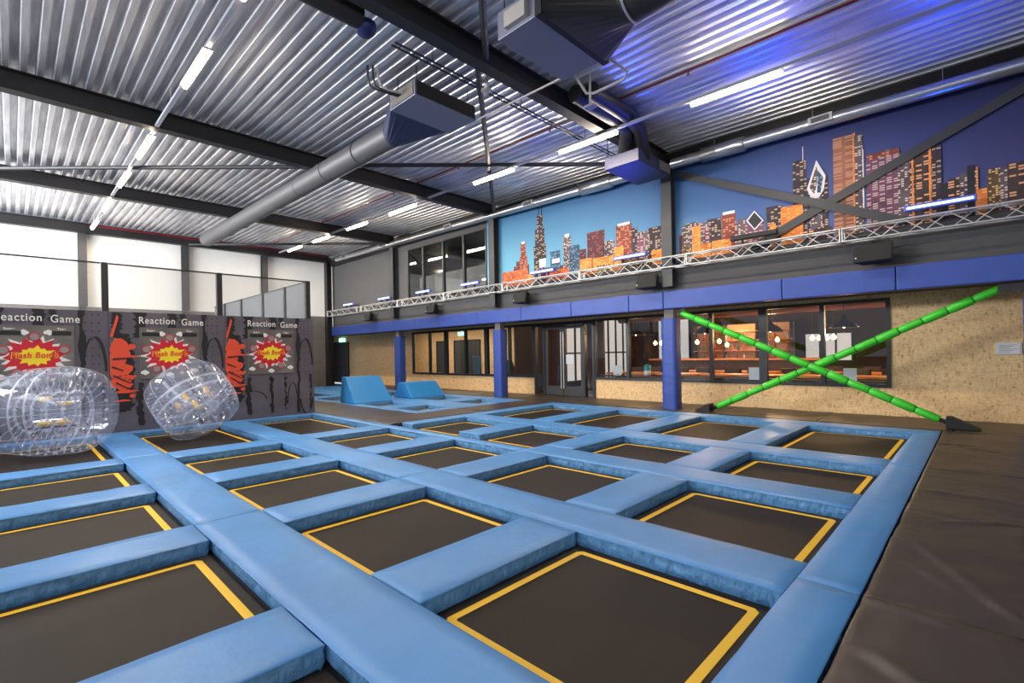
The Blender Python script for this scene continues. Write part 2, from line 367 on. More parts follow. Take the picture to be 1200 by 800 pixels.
def pad(x0, x1, y0, y1, name, material, lab, cat, group, wr=1.0, zt=0.0, skirt=-.125, step=.09, seed=0, topn=.006):
    def lin(a, b):
        e = min(.012, (b-a)/6); n = max(2, int((b-a-2*e)/step)); return [a] + [a+e+(b-a-2*e)*i/n for i in range(n+1)] + [b]
    gx, gy = lin(x0, x1), lin(y0, y1); nx, ny = len(gx), len(gy); m = MB(); vs = []
    for j, y in enumerate(gy):
        for i, x in enumerate(gx):
            b = (i in (0, nx-1)) or (j in (0, ny-1))
            d = min(x-x0, x1-x, y-y0, y1-y)
            z = zt + .006 + topn*noise.noise(Vector((x*2.1+seed, y*2.1, 3))) + .35*topn*noise.noise(Vector((x*8, y*8, seed)))
            if material is M_mat: z += foldz(x, y)
            z -= .004*max(0, 1-d/.07)*wr
            if b: z -= .009
            vs.append((x, y, z))
    fs = [(j*nx+i, j*nx+i+1, (j+1)*nx+i+1, (j+1)*nx+i) for j in range(ny-1) for i in range(nx-1)]
    # finely pleated skirt
    per = []
    def side(p, q, nrm):
        L = (Vector(q)-Vector(p)).length; n = max(2, int(L/.028))
        for k in range(n): per.append((p[0]+(q[0]-p[0])*k/n, p[1]+(q[1]-p[1])*k/n, nrm))
    side((x0, y0), (x1, y0), (0, -1)); side((x1, y0), (x1, y1), (1, 0)); side((x1, y1), (x0, y1), (0, 1)); side((x0, y1), (x0, y0), (-1, 0))
    m.add(vs, fs, 0, True)
    lv = [-.004, -.028, -.055, -.083, skirt]; R = len(per); sv = []
    for li, dz in enumerate(lv):
        for (x, y, nn) in per:
            t = x+y
            o = -.006+.015*wr*noise.noise(Vector((t*9+seed, dz*14+t*4, nn[0]*3+seed)))+ .010*wr*noise.noise(Vector((t*24+dz*60, dz*20, seed)))
            o = o if li else -.001
            if li >= 4: o = -.022
            sv.append((x+nn[0]*(o-.001), y+nn[1]*(o-.001), zt+dz))
    m.add(sv, [(l*R+k, (l+1)*R+k, (l+1)*R+(k+1) % R, l*R+(k+1) % R) for l in range(len(lv)-1) for k in range(R)], 1, True)
    # closing ring between the top grid's rim and the skirt's first row is covered by the rim overlap
    o = m.build(name, [material, M_skirt if material is M_blue else material], fix=False)
    return tag(o, lab, cat, group)
G = .004
XC = [(-2.38, -.88), (-4.42, -2.95), (-6.47, -4.98), (-8.54, -7.06)]
LX = [(-2.40, -.90), (-4.46, -2.97), (-6.52, -5.0), (-8.68, -7.07), (-12.1, -9.2)]
YR = [(1.64, 3.16), (3.72, 5.22), (5.78, 7.22), (7.80, 10.34)]
cn = ['column along the right border', 'second column from right border', 'third column from right border', 'fourth column from right border']
rn = ['row beside the centre strip', 'second row from centre strip', 'third row from centre strip', 'back row before cafe wall']
def bed(x0, x1, y0, y1, lab, inset=.078, lw=.054):
    z = -.128; e = .045
    t = empty('trampoline', lab, 'trampoline', 'trampolines sunk between the blue pads', ((x0+x1)/2, (y0+y1)/2, -.125))
    cx, cy = (x0+x1)/2, (y0+y1)/2
    hx, hy = (x1-x0)/2-.012, (y1-y0)/2-.012
    MB().box(-hx, hx, -hy, -hy+.03, 0, .012).box(-hx, hx, hy-.03, hy, 0, .012).box(-hx, -hx+.03, -hy+.03, hy-.03, 0, .012).box(hx-.03, hx, -hy+.03, hy-.03, 0, .012).build('rim_webbing', M_edge, t)  # black border ring that also draws the shade at the pad foot
    m = MB(); nx, ny = max(6, int(hx*8)), max(6, int(hy*8)); ax, ay = hx-.018, hy-.018
    vs = [(-ax+2*ax*i/nx, -ay+2*ay*j/ny, .022-.012*(1-abs(2*i/nx-1)**2)*(1-abs(2*j/ny-1)**2)) for j in range(ny+1) for i in range(nx+1)]
    m.add(vs, [(j*(nx+1)+i, j*(nx+1)+i+1, (j+1)*(nx+1)+i+1, (j+1)*(nx+1)+i) for j in range(ny) for i in range(nx)], 0, True)
    m.build('jumping_bed', M_bed, t, fix=False)
    a, b = hx-inset, hy-inset; c = .035; q = lw
    def oct(a, b, c): return [(-a+c, -b), (a-c, -b), (a, -b+c), (a, b-c), (a-c, b), (-a+c, b), (-a, b-c), (-a, -b+c)]
    o1, o2 = oct(a, b, c), oct(a-q, b-q, .012)
    m = MB(); z = .0235
    m.add([(x, y, z) for x, y in o1+o2]+[(x, y, z-.006) for x, y in o1+o2], [(i, (i+1) % 8, (i+1) % 8+8, i+8) for i in range(8)]+[(i+16, i, i+8, i+24) for i in ()])
    m.build('yellow_border_line', M_yellow, t)
    return t
for r, (y0, y1) in enumerate(YR):
    for c, (x0, x1) in enumerate(XC):
        bed(x0, x1, y0, y1, ('square' if r < 3 else 'deep')+' yellow-lined trampoline, %s, %s' % (rn[r], cn[c]))
for r in (0, 1):
    bed(-12.1, -9.12, YR[r][0], YR[r][1], 'long trampoline by the game wall, '+('carrying the smaller bubble ball' if r == 0 else 'empty, right of the smaller bubble ball'))
LY0 = -2.2
ln = ['nearest the viewer at the bottom edge', 'large one filling the lower left corner', 'second up from the lower left corner', 'next before the large bubble ball', 'farthest, under the large bubble ball']
for c, (x0, x1) in enumerate(LX):
    bed(x0, x1, LY0, 1.085, 'long trampoline left of the centre strip, '+ln[c])
PG = 'blue padding between the trampolines'
def bpad(x0, x1, y0, y1, lab, seed, **k): return pad(x0+G, x1-G, y0+G, y1-G, 'safety_pad', M_blue, lab, 'pad', PG, seed=seed, **k)
# long strips running away from the viewer (along X)
cut = [(-4.97, -.87, 'near part'), (-9.08, -4.97, 'middle part'), (-12.45, -9.08, 'far part')]
strips = [(1.085, 1.64, 'wide centre strip'), (3.16, 3.72, 'second long strip beside the centre strip'), (5.22, 5.78, 'third long strip from the centre strip'), (7.22, 7.80, 'fourth long strip from the centre strip'), (10.34, 10.86, 'border strip along the cafe wall')]
sd = 1
for k, (y0, y1, nm) in enumerate(strips):
    for x0, x1, pn in cut:
        sd += 3.7
        if k == 4: x1 = -.54 if x1 > -1 else x1
        if k > 2 and x0 < -9.1: continue
        if k > 2 and x0 == -9.08: x0 = -8.95
        if k == 2 and x0 < -9.05: y1 = 5.45
        if k == 0 and x1 > -1: x1 = .4
        bpad(x0, x1, y0, y1, 'blue vinyl pad, %s of the %s' % (pn, nm), sd)
# short pads between trampolines (along Y)
for r, (y0, y1) in enumerate(YR):
    for c, (x0, x1) in enumerate([(-2.95, -2.38), (-4.98, -4.42), (-7.06, -6.47)]):
        sd += 2.1
        bpad(x0, x1, y0, y1, 'short blue cross pad, %s, %s' % (rn[r], ['first gap from right border', 'second gap from right border', 'third gap from right border'][c]), sd)
for r in (0, 1):
    bpad(-9.12, -8.54, YR[r][0], YR[r][1], 'short blue cross pad, %s, fourth gap from right border' % rn[r], 60+r)
    bpad(-12.45, -12.1, YR[r][0], YR[r][1], 'narrow blue pad at the foot of the game wall, '+('behind the small bubble ball' if r == 0 else 'under the third game board'), 63+r)
for r in (2, 3):
    bpad(-8.95, -8.54, YR[r][0], YR[r][1], 'blue pad on the far border facing the wedges, '+('left half' if r == 2 else 'right half'), 66+r)
for c, (x0, x1) in enumerate([(-.90, -.3), (-2.97, -2.40), (-5.0, -4.46), (-7.07, -6.52), (-9.2, -8.68), (-12.45, -12.1)]):
    bpad(x0, x1, LY0, 1.085, 'long blue cross pad left of the centre strip, '+['at the bottom edge', 'nearest complete one in the lower left', 'second from the lower left corner', 'third from the lower left corner', 'in front of the large bubble ball', 'at the foot of the game wall'][c], 71+c)
# right-hand border
for (y0, y1, nm) in ((1.645, 3.44, 'nearest section'), (3.44, 7.5, 'middle section'), (7.5, 10.335, 'far section at the corner')):
    sd += 1.7; bpad(-.88, -.54, y0, y1, 'blue vinyl border pad on the right-hand side, '+nm, sd)
# black mats
BG = 'charcoal floor mats around the trampolines'
def bmat_(x0, x1, y0, y1, lab, seed, **k):
    return pad(x0+.003, x1-.003, y0+.003, y1-.003, 'floor_mat', M_mat, lab, 'mat', BG, seed=seed, wr=.3, topn=.014, **k)
ys = [-1.2, 1.38, 3.43, 5.45, 7.52, 9.45, 10.87]
nm = ['nearest, at the lower right corner', 'second from the viewer', 'third from the viewer', 'fourth from the viewer', 'fifth from the viewer', 'farthest, before the black wedge foot']
for i in range(6): bmat_(-.53 if i > 0 else .42, 2.4, ys[i], ys[i+1], 'wide charcoal vinyl mat right of the blue border, '+nm[i], 10+i, step=.03)
xs2 = [-22.9, -18.8, -14.7, -12.6, -10.55, -8.5, -6.45, -4.4, -2.4, -.4, 1.6, 3.5]
nm2 = ['farthest, beyond the blue wedges', 'behind the farthest padded column', 'in front of the far window, left', 'in front of the far window, right', 'in front of the glass doors', 'right of the glass doors', 'left of the nearest padded column',
       'behind the left foot of the green cross', 'behind the middle of the green cross', 'behind the right foot of the green cross', 'at the right edge', 'beyond the right edge']
for i in range(11): bmat_(xs2[i], xs2[i+1], 10.98 if i < 5 else 10.87, YW-.01, 'charcoal mat along the strand board wall, '+nm2[i], 30+i)
for i, (x0, x1, y0, y1, l) in enumerate([(-10.08, -8.96, 5.46, 8.2, 'left half of the aisle right of the game wall'), (-10.08, -8.96, 8.2, 10.97, 'right half of the aisle before the far wedges'),
                       (-14.2, -10.09, 5.46, 6.94, 'aisle between the game wall and the blue wedges'), (-23.2, -14.2, 5.46, 6.94, 'far aisle beside the net enclosure')]):
    bmat_(x0, x1, y0, y1, 'charcoal mat in the '+l, 50+i)
# far platform
FX = [(-11.5, -10.5), (-13.35, -12.3), (-16.6, -15.2), (-18.9, -17.4)]; FY = [(7.25, 8.28), (9.32, 10.36)]
for c, (x0, x1) in enumerate(FX):
    for r, (y0, y1) in enumerate(FY):
        bed(x0, x1, y0, y1, 'small black trampoline on the far platform, '+['front corner', 'right of the first', 'beyond the tall wedge', 'farthest left'][c]+(', aisle side' if r == 0 else ', column side'), .06, .05)
        sd += 1.1
px = [(-10.5, -10.1), (-12.3, -11.5), (-15.2, -13.35), (-17.4, -16.6), (-22.8, -18.9)]
for c, (x0, x1) in enumerate(px):
    for r, (y0, y1) in enumerate(FY):
        bpad(x0, x1, y0, y1, 'blue cross pad on the far platform, '+['at the near edge', 'between the first two trampolines', 'under a wedge', 'beyond the wedges', 'at the far end'][c]+(', aisle side' if r == 0 else ', column side'), 90+c+r*.5)
for y0, y1, l in ((6.95, 7.25, 'aisle side border'), (8.28, 9.32, 'middle strip'), (10.36, 10.97, 'column side border')):
    bpad(-22.8, -10.1, y0, y1, 'long blue strip of the far platform, '+l, 99+y0)
# wedges
def wedge(x0, x1, y0, y1, h, tx0, tx1, ins, lab, hy=.0):
    c = [(x0, y0, 0), (x1, y0, 0), (x1, y1, 0), (x0, y1, 0), (tx0, y0+ins, h), (tx1, y0+ins, h), (tx1, y1-ins, h), (tx0, y1-ins, h)]
    m = MB(); m.add([(a, b, z+.014) for a, b, z in c], [(3, 2, 1, 0), (4, 5, 6, 7), (0, 1, 5, 4), (1, 2, 6, 5), (2, 3, 7, 6), (3, 0, 4, 7)])
    return tag(m.build('foam_wedge', M_bluewedge, bevel=.02), lab, 'wedge', 'blue foam jump wedges')
wedge(-14.4, -13.4, 7.08, 8.35, .78, -14.35, -14.1, .05, 'taller blue foam wedge on the left, on the far trampoline platform')
wedge(-14.5, -13.4, 9.08, 10.45, .50, -14.3, -13.9, .05, 'lower blue foam wedge on the right, near the farthest padded column')

# ------------------------------------------------------------------ green padded cross
def greenbar(p, q, lab):
    p, q = Vector(p), Vector(q); d = q-p; L = d.length; t = empty('padded_brace', lab, 'brace', 'green padded cross braces')
    n = int(L/.36); m = MB(); g = MB()
    for i in range(n):
        a, b = p+d*(i/n), p+d*((i+1)/n); e = d.normalized()*.008
        r = .072+.006*math.sin(i*2.3)
        m.tube([a+e, a+e*3, (a+b)/2, b-e*3, b-e], [r*.86, r, r*1.03, r, r*.86], 14)
        g.tube([a-e, a+e], r*.9, 12)
    m.build('foam_sleeve', M_green, t); g.build('dark_joint_band', M_gline, t)
    MB().tube([p-d.normalized()*.12, q+d.normalized()*.12], .035, 10).build('steel_bar', M_steel, t)
    return t
YB = 11.26
def XB(x, y): p = at(x, y, YB); return (p.x, YB, max(p.z, .1))
greenbar((-5.22, YB-.03, 2.33), (-.58, YB-.03, .15), 'green padded brace falling from the nearest blue column to the black foot at right')
greenbar((-4.45, YB+.09, .12), (.2, YB+.09, 2.36), 'green padded brace rising to the bracket at the right edge')
for pts, lab in (([(-.50, 0), (-.50, .2), (-.42, .2), (-.06, .02), (-.06, 0)], 'black rubber wedge foot at the right end of the green cross'), ([(-4.55, 0), (-4.55, .18), (-4.62, .18), (-4.88, .02), (-4.88, 0)], 'black rubber wedge foot at the left end of the green cross')):
    tag(MB().ext([(x, z+.008) for x, z in pts], YB-.14, YB+.14).build('wedge_foot', M_black, bevel=.012), lab, 'wedge foot', 'rubber feet of the green cross')
for x0, x1, lab in ((-5.34, -5.15, 'left upper bracket of the green cross'), (.16, .5, 'right upper bracket of the green cross')):
    tag(MB().box(x0, x1, YB-.02, YB+.04, 2.28, 2.42).tube([(x0+.1, YB-.03, 2.35), (x0+.1, YB-.015, 2.35)], .02, 8).build('bracket', M_steel if x0 > 0 else M_greyp), 'steel '+lab, 'bracket')

# ------------------------------------------------------------------ windows, doors
def window(name, X0, X1, z0, z1, Y, mulls, thick=(), fw=.07):
    t = bpy.data.objects.new(name, None); COL.objects.link(t); t['kind'] = 'structure'
    m = MB(); m.box(X0, X1, Y-.04, Y+.06, z0, z0+fw).box(X0, X1, Y-.04, Y+.06, z1-fw, z1)
    m.box(X0, X0+fw, Y-.04, Y+.06, z0+fw, z1-fw).box(X1-fw, X1, Y-.04, Y+.06, z0+fw, z1-fw)
    m.build('window_frame', M_frame, t)
    for x in mulls:
        w_ = .09 if x in thick else .045
        MB().box(x-w_, x+w_, Y-.05, Y+.06, z0+fw, z1-fw).build('mullion', M_frame, t)
    MB().box(X0+fw, X1-fw, Y+.005, Y+.015, z0+fw, z1-fw).build('glass_pane', M_glass, t)
    return t
window('window_1', WX0, WX1, .58, 2.44, YW, [-7.5, -6.1, -5.06, -3.82, -2.59], (-3.82,))
window('window_2', VX0, VX1, .58, 2.44, YW, [-17.2, -16.07, -14.82, -13.6, -12.37], (-16.07, -13.6), .08)
window('window_3', W0, W1, 3.6, WT, YU, [-15.6, -14.35, -13.17], (), .05)
# glass double door with side lights
dr = bpy.data.objects.new('door_1', None); COL.objects.link(dr); dr['kind'] = 'structure'
m = MB(); m.box(DX0, DX1, YW-.06, YW+.08, 2.32, 2.43)
for x in (DX0+.02, DX0+.42, DX1-.42, DX1-.06): m.box(x, x+.08, YW-.06, YW+.08, 0, 2.32)
m.build('door_frame', M_frame, dr)
MB().box(DX0+.1, DX0+.42, YW, YW+.01, 0, 2.32).build('side_pane', M_glass, dr)
MB().box(DX1-.34, DX1-.06, YW, YW+.01, 0, 2.32).build('side_pane', M_glass, dr)
xm = (DX0+DX1)/2+.02
for x0, x1 in ((DX0+.5, xm-.01), (xm+.01, DX1-.42)):
    m = MB(); m.box(x0, x1, YW-.03, YW+.03, 0.02, .32).box(x0, x1, YW-.03, YW+.03, 2.2, 2.31).box(x0, x0+.1, YW-.03, YW+.03, .32, 2.2).box(x1-.1, x1, YW-.03, YW+.03, .32, 2.2)
    lf = m.build('door_leaf', M_steel2, dr)
    MB().box(x0+.1, x1-.1, YW-.004, YW+.004, .32, 2.2).build('glass_pane', M_glass, lf)
MB().tube([(xm-.05, YW-.08, .25), (xm-.05, YW-.08, 2.1)], .016, 8).tube([(xm+.05, YW-.08, .25), (xm+.05, YW-.08, 2.1)], .016, 8).build('door_handle', M_alu, dr)
tag(MB().box(-9.85, -9.5, YW-.012, YW-.006, 1.05, 1.35).build('notice', M_paper), 'white paper notice taped to the right leaf of the glass door', 'notice')
# exit door in the recess
ed = bpy.data.objects.new('door_2', None); COL.objects.link(ed); ed['kind'] = 'structure'
MB().box(-26.1, -24.55, YW-.04, YW-.001, 0, 2.12).build('door_leaf', M_steel2, ed)
MB().box(-26.2, -26.1, YW-.06, YW-.001, 0, 2.2).box(-24.55, -24.45, YW-.06, YW-.001, 0, 2.2).box(-26.1, -24.55, YW-.06, YW-.001, 2.12, 2.2).build('door_frame', M_darkwood, ed)
MB().box(-25.9, -24.8, YW-.09, YW-.05, 1.0, 1.06).build('push_bar', M_red, ed)
def exitsign(x, z, Y, lab, s=1, hang=.02):
    t = empty('exit_sign', lab, 'exit sign', 'illuminated exit signs', (x, Y, z))
    MB().box(-.3*s, .3*s, -.06, 0, 0, .2*s).box(-.01, .01, -.04, -.02, .2*s, .2*s+hang).build('sign_case', mat('exit_green', (.02, .45, .2), emis=2.5, ecol=(.25, .9, .55)), t)
    MB().ext([(.02*s, .05*s), (.12*s, .05*s), (.12*s, .15*s), (.02*s, .15*s)], -.062, -.061).ext([(-.2*s, .09*s), (-.02*s, .09*s), (-.02*s, .11*s), (-.2*s, .11*s)], -.062, -.061).ext([(-.24*s, .1*s), (-.17*s, .05*s), (-.17*s, .15*s)], -.062, -.061).build('pictogram', emit('sign_white', (.9, 1, .95), 3.5), t)
exitsign(-25.15, 2.2, YW-.01, 'small lit green and white exit sign above the far dark door')
# wall notice
t = empty('notice_board', 'small white framed notice on the strand board wall at the right edge', 'notice board', None, (.3, YW, 1.36))
MB().box(-.17, .17, -.03, 0, -.11, .11).build('frame', M_alu, t); MB().box(-.145, .145, -.034, -.031, -.09, .09).build('sheet', M_paper, t)
mm = MB(); [mm.box(-.12, .12-.05*(i % 3), -.0355, -.0345, .06-i*.025, .066-i*.025) for i in range(6)]; mm.build('text_lines', M_greyp, t)

# ------------------------------------------------------------------ mural
YM = YU-.012
def mx(x, y=250): return at(x, y, YM).x
M_sky = None
def skymat():
    m, t, b = nt('printed_dusk_sky'); b.inputs['Roughness'].default_value = .6; L = t.links.new
    tc = t.nodes.new('ShaderNodeTexCoord'); sp = t.nodes.new('ShaderNodeSeparateXYZ'); L(tc.outputs['Object'], sp.inputs[0])
    r1 = t.nodes.new('ShaderNodeMapRange'); r1.inputs[1].default_value = -12; r1.inputs[2].default_value = 1.5; L(sp.outputs['X'], r1.inputs[0])
    r2 = t.nodes.new('ShaderNodeMapRange'); r2.inputs[1].default_value = 3.9; r2.inputs[2].default_value = 5.7; L(sp.outputs['Z'], r2.inputs[0])
    lo_ = t.nodes.new('ShaderNodeValToRGB'); e = lo_.color_ramp.elements
    e[0].color = (.16, .46, .60, 1); e[1].color = (.06, .035, .15, 1); q = e.new(.42); q.color = (.11, .33, .55, 1); q = e.new(.62); q.color = (.055, .14, .38, 1)
    hi = t.nodes.new('ShaderNodeValToRGB'); e = hi.color_ramp.elements
    e[0].color = (.045, .21, .38, 1); e[1].color = (.006, .006, .05, 1); q = e.new(.45); q.color = (.018, .085, .26, 1); q = e.new(.7); q.color = (.008, .022, .15, 1)
    L(r1.outputs[0], lo_.inputs[0]); L(r1.outputs[0], hi.inputs[0])
    mxx = t.nodes.new('ShaderNodeMix'); mxx.data_type = 'RGBA'; L(r2.outputs[0], mxx.inputs[0]); L(lo_.outputs[0], mxx.inputs[6]); L(hi.outputs[0], mxx.inputs[7])
    L(mxx.outputs[2], b.inputs['Base Color']); return m
MU = [skymat(),
      windows('print_dark_tower', (.035, .025, .035), (.55, .38, .25), 9, 14, .35),      # 1
      windows('print_brick_red', (.22, .045, .03), (.65, .3, .15), 10, 14, .35),          # 2
      windows('print_orange', (.75, .22, .04), (.95, .42, .10), 8, 14, .5),               # 3
      windows('print_grey_lit', (.10, .075, .085), (.75, .6, .5), 12, 16, .4),            # 4
      windows('print_maroon', (.10, .022, .03), (.3, .1, .08), 9, 12, .3),                # 5
      windows('print_blue_glass', (.03, .07, .13), (.2, .35, .5), 12, 14, .3),            # 6
      windows('print_brown_tall', (.26, .10, .055), (.55, .28, .18), 3, 22, .5),          # 7
      windows('print_purple_lit', (.16, .06, .10), (.6, .42, .42), 6, 16, .55),           # 8
      windows('print_orange_grid', (.05, .03, .03), (.85, .42, .2), 6, 14, .45),          # 9
      mat('print_white', (.75, .72, .75), .6), mat('print_dark', (.015, .014, .02), .6),   # 10, 11
      windows('print_yellow_city', (.12, .07, .03), (.9, .6, .25), 16, 18, .35),          # 12
      windows('print_red_orange', (.60, .10, .03), (.85, .25, .08), 7, 10, .45)]          # 13
MZ0 = 3.58
def mural(name, X0, X1, bl, polys, lab):
    m = MB(); m.box(X0, X1, YM, YU-.001, MZ0, 5.86, 0); k = 1
    def face(pts, mi):
        nonlocal k; k += 1; y = YM-.0006*k
        pts = [(min(max(x, X0), X1), min(max(z, MZ0), 5.84)) for x, z in pts]
        m.add([(x, y, z) for x, z in pts], [tuple(range(len(pts)))], mi)
    for b in bl:
        x0, x1, yt, mi = b[:4]
        a, c = at(x0, yt, YM), at(x1, yt, YM); z = at((x0+x1)/2, yt, YM).z
        zb = MZ0 if len(b) < 5 else at((x0+x1)/2, b[4], YM).z
        face([(a.x, zb), (c.x, zb), (c.x, z), (a.x, z)], mi)
    for pts, mi in polys: face([(at(x, y, YM).x, at(x, y, YM).z) for x, y in pts], mi)
    return tag(m.build(name, MU, fix=False), lab, 'mural', 'skyline mural pictures')
mural('skyline_mural', -11.97, -5.32, [
    (640, 660, 312, 5), (605, 612, 306, 5), (602, 620, 311, 5), (609, 618, 300, 2), (610, 616, 284, 2), (611, 615, 283, 10, 286),
    (625.5, 640, 287, 1), (627, 638, 268, 1), (629, 636, 252, 1), (630.5, 631.5, 236, 11, 252), (634, 635, 238, 11, 252), (632, 640, 303, 10, 313), (645, 656.5, 294, 6), (647, 656, 303, 10, 308),
    (660, 669, 277, 4), (662, 667, 274, 10, 278), (667, 679, 289, 6), (679, 687, 292, 5), (688, 708.5, 271, 5), (708.5, 720, 282, 4), (722, 740, 263, 2), (724, 738, 261, 10, 264), (740, 747, 267, 1), (747, 782, 269, 4), (760, 775, 266, 1), (747, 756, 276, 8),
    (573, 580, 320, 13), (589, 619, 317, 13), (619, 625, 321, 3), (640, 655, 318, 13), (655, 667, 314, 13), (680, 694, 303, 3), (695, 719, 301, 3), (720, 731, 289, 3), (737, 750, 304, 12), (764, 783, 292, 3), (667, 680, 310, 6), (700, 716, 310, 12), (731, 764, 305, 12)],
    [([(667, 289), (679, 285.5), (679, 290), (667, 293)], 6)],
    'skyline mural picture left of the upper column, pale turquoise sky over red and orange towers')
mural('skyline_mural', -5.31, 4.4, [
    (796, 801, 275, 5), (799, 822, 263, 4), (803, 818, 261, 4), (822, 846, 259, 4), (829, 845, 256, 1), (811, 821, 265, 3), (824, 832, 266, 8), (846, 862, 251, 2), (847, 861, 247.5, 10, 251), (861, 875, 260, 8), (865, 873, 256, 4),
    (834, 857, 281, 3), (821, 833, 285, 3), (813, 821, 272, 3), (800, 811, 289, 12), (875, 896, 262, 8), (898, 915, 241.5, 1), (902, 909, 262, 3), (929, 944.5, 190, 1), (930, 943, 188, 1), (940.3, 941.2, 172, 10, 189),
    (946, 970, 207, 1), (949, 963, 215, 4), (915, 941, 241, 3), (870, 898, 283, 12), (941, 975, 268, 9), (976, 1001, 160, 7), (999, 1002, 156, 3), (1001, 1010.5, 158, 4), (1010.5, 1012, 175, 10, 255),
    (1015, 1056, 185, 8), (1017, 1054, 181, 8), (1052, 1066, 180, 4), (1016, 1054, 177.5, 2, 184), (1066, 1103, 178, 9), (1068, 1070, 176, 3), (1088, 1091, 172, 3), (1092, 1103, 171, 1), (1103, 1111, 215, 11),
    (1111, 1146, 207, 9), (1124, 1146, 202, 4), (1133, 1142, 194, 11), (1143.5, 1146, 196, 3), (1146, 1157, 221, 3), (1157, 1240, 196, 9), (1164, 1240, 191, 4), (1180, 1240, 187, 9), (1240, 1300, 170, 1), (1300, 1400, 200, 4), (1157, 1172, 198, 12)],
    [([(884.5, 247), (895.5, 258.5), (885, 270), (875, 259)], 10), ([(884.5, 249), (893.5, 258.5), (885, 268), (877, 259)], 11),
     ([(946, 222), (957, 188), (968, 206), (966, 222), (960, 232), (952, 234)], 10), ([(949, 221), (957, 195), (960, 205), (955, 228)], 4), ([(959, 200), (965, 208), (962, 226), (958, 226)], 6)],
    'skyline mural picture right of the upper column, deep blue dusk sky over tall lit towers')
# flat steel cross braces in front of the mural
a, b = at(801, 206, YU-.1), at(1056, 259, YU-.1)
def flat(p, q, lab): tag(MB().obox(p, q, .012, .16, up=(0, 0, 1)).build('cross_brace', M_steel2), lab, 'brace', 'flat braces over the mural')
flat((-5.2, YU-.10, 5.62), (-1.0, YU-.10, 3.66), 'flat dark steel brace over the mural falling to the right')
flat((-3.6, YU-.07, 3.60), (.9, YU-.07, 5.65), 'flat dark steel brace over the mural rising to the right')

# ------------------------------------------------------------------ silver wall duct
def zdu(X): return 5.76 - .0145*X
def duct(x0, x1, big, lab, cx0, elbow=False):
    t = empty('air_duct', lab, 'air duct', 'silver air ducts along the upper wall')
    Y = YU-.26; m = MB(); r = .115
    m.tube([(x0, Y, zdu(x0)), (x1, Y, zdu(x1))], r, 28)
    m.build('duct_pipe', M_duct, t)
    m = MB(); m.tube([(big[0], Y, zdu(big[0])), (big[0]+.02, Y, zdu(big[0])), (big[1]-.02, Y, zdu(big[1])), (big[1], Y, zdu(big[1]))], [r, .155, .155, r], 28); m.build('silencer', M_duct, t)
    x = x0+.4
    while x < x1: MB().tube([(x, Y, zdu(x)), (x+.03, Y, zdu(x))], r+.006, 28).build('joint_ring', M_duct, t); x += 1.25
    for gx in cx0:
        z = zdu(gx)
        g = MB(); g.box(gx-.2, gx+.2, Y-r-.04, Y-r+.02, z-.07, z+.08); g.build('air_grille', M_alu, t)
        g = MB(); g.box(gx-.15, gx+.15, Y-r-.045, Y-r-.041, z-.04, z+.05); g.build('grille_mesh', M_darkduct, t)
    x = x0+1.0
    while x < x1:
        MB().tube([(x, Y, zdu(x)+r), (x, Y, zd(x))], .006, 6).build('hanger_wire', M_alu, t); x += 1.9
    return t
duct(-22.3, -6.3, (-7.9, -6.9), 'silver round duct above the left half of the upper wall, ending at the ventilation box', [-21.3, -18.0, -13.6, -9.75])
duct(-5.25, 4.3, (-4.55, -3.6), 'silver round duct above the right-hand mural picture', [-2.2, 2.5])

# ------------------------------------------------------------------ lighting truss
TY = YU-.28; TZ0, TZ1 = 3.40, 3.64
def truss():
    t = empty('lighting_truss', '', 'truss', 'silver lattice truss sections'); L = 3.0; h = TZ1-TZ0; dy = .11
    for (y, z) in ((-dy, 0), (dy, 0), (-dy, h), (dy, h)):
        MB().tube([(.01, y, z), (L-.01, y, z)], .017, 8).build('chord', M_alu, t)
    m = MB(); n = 10
    for i in range(n):
        a, b = L*i/n, L*(i+1)/n; z0, z1 = (0, h) if i % 2 == 0 else (h, 0)
        m.tube([(a, -dy, z0), (b, -dy, z1)], .009, 6); m.tube([(a, dy, z1), (b, dy, z0)], .009, 6)
        m.tube([(a, -dy if i % 2 else dy, h), (b, dy if i % 2 else -dy, h)], .009, 6); m.tube([(a, -dy if i % 2 else dy, 0), (b, dy if i % 2 else -dy, 0)], .009, 6)
    m.build('lattice', M_alu, t)
    for x in (.02, L-.02):
        m = MB(); m.tube([(x, -dy, 0), (x, -dy, h)], .013, 6).tube([(x, dy, 0), (x, dy, h)], .013, 6).tube([(x, -dy, 0), (x, dy, 0)], .013, 6).tube([(x, -dy, h), (x, dy, h)], .013, 6)
        m.build('end_frame', M_alu, t)
    for x in (.4, L-.4): MB().box(x-.02, x+.02, dy+.01, .27, .03, .07).build('wall_bracket', M_black, t)
    return t
tnm = ['beyond the right edge', 'at the right edge under the big lit blue bar', 'in front of the cross braces', 'just right of the column between the pictures', 'under the left mural picture', 'below the tall dark printed tower',
       'in front of the right mezzanine windows', 'in front of the left mezzanine windows', 'at the far left end']
tr = truss(); x = 4.1-3.0
for i in range(9):
    o = tr if i == 0 else copy_tree(tr)
    if i == 8: x = -23.15
    o.location = (x, TY, TZ0); o['label'] = 'silver lattice truss section '+tnm[i]; x -= 3.0 if i < 7 else 0
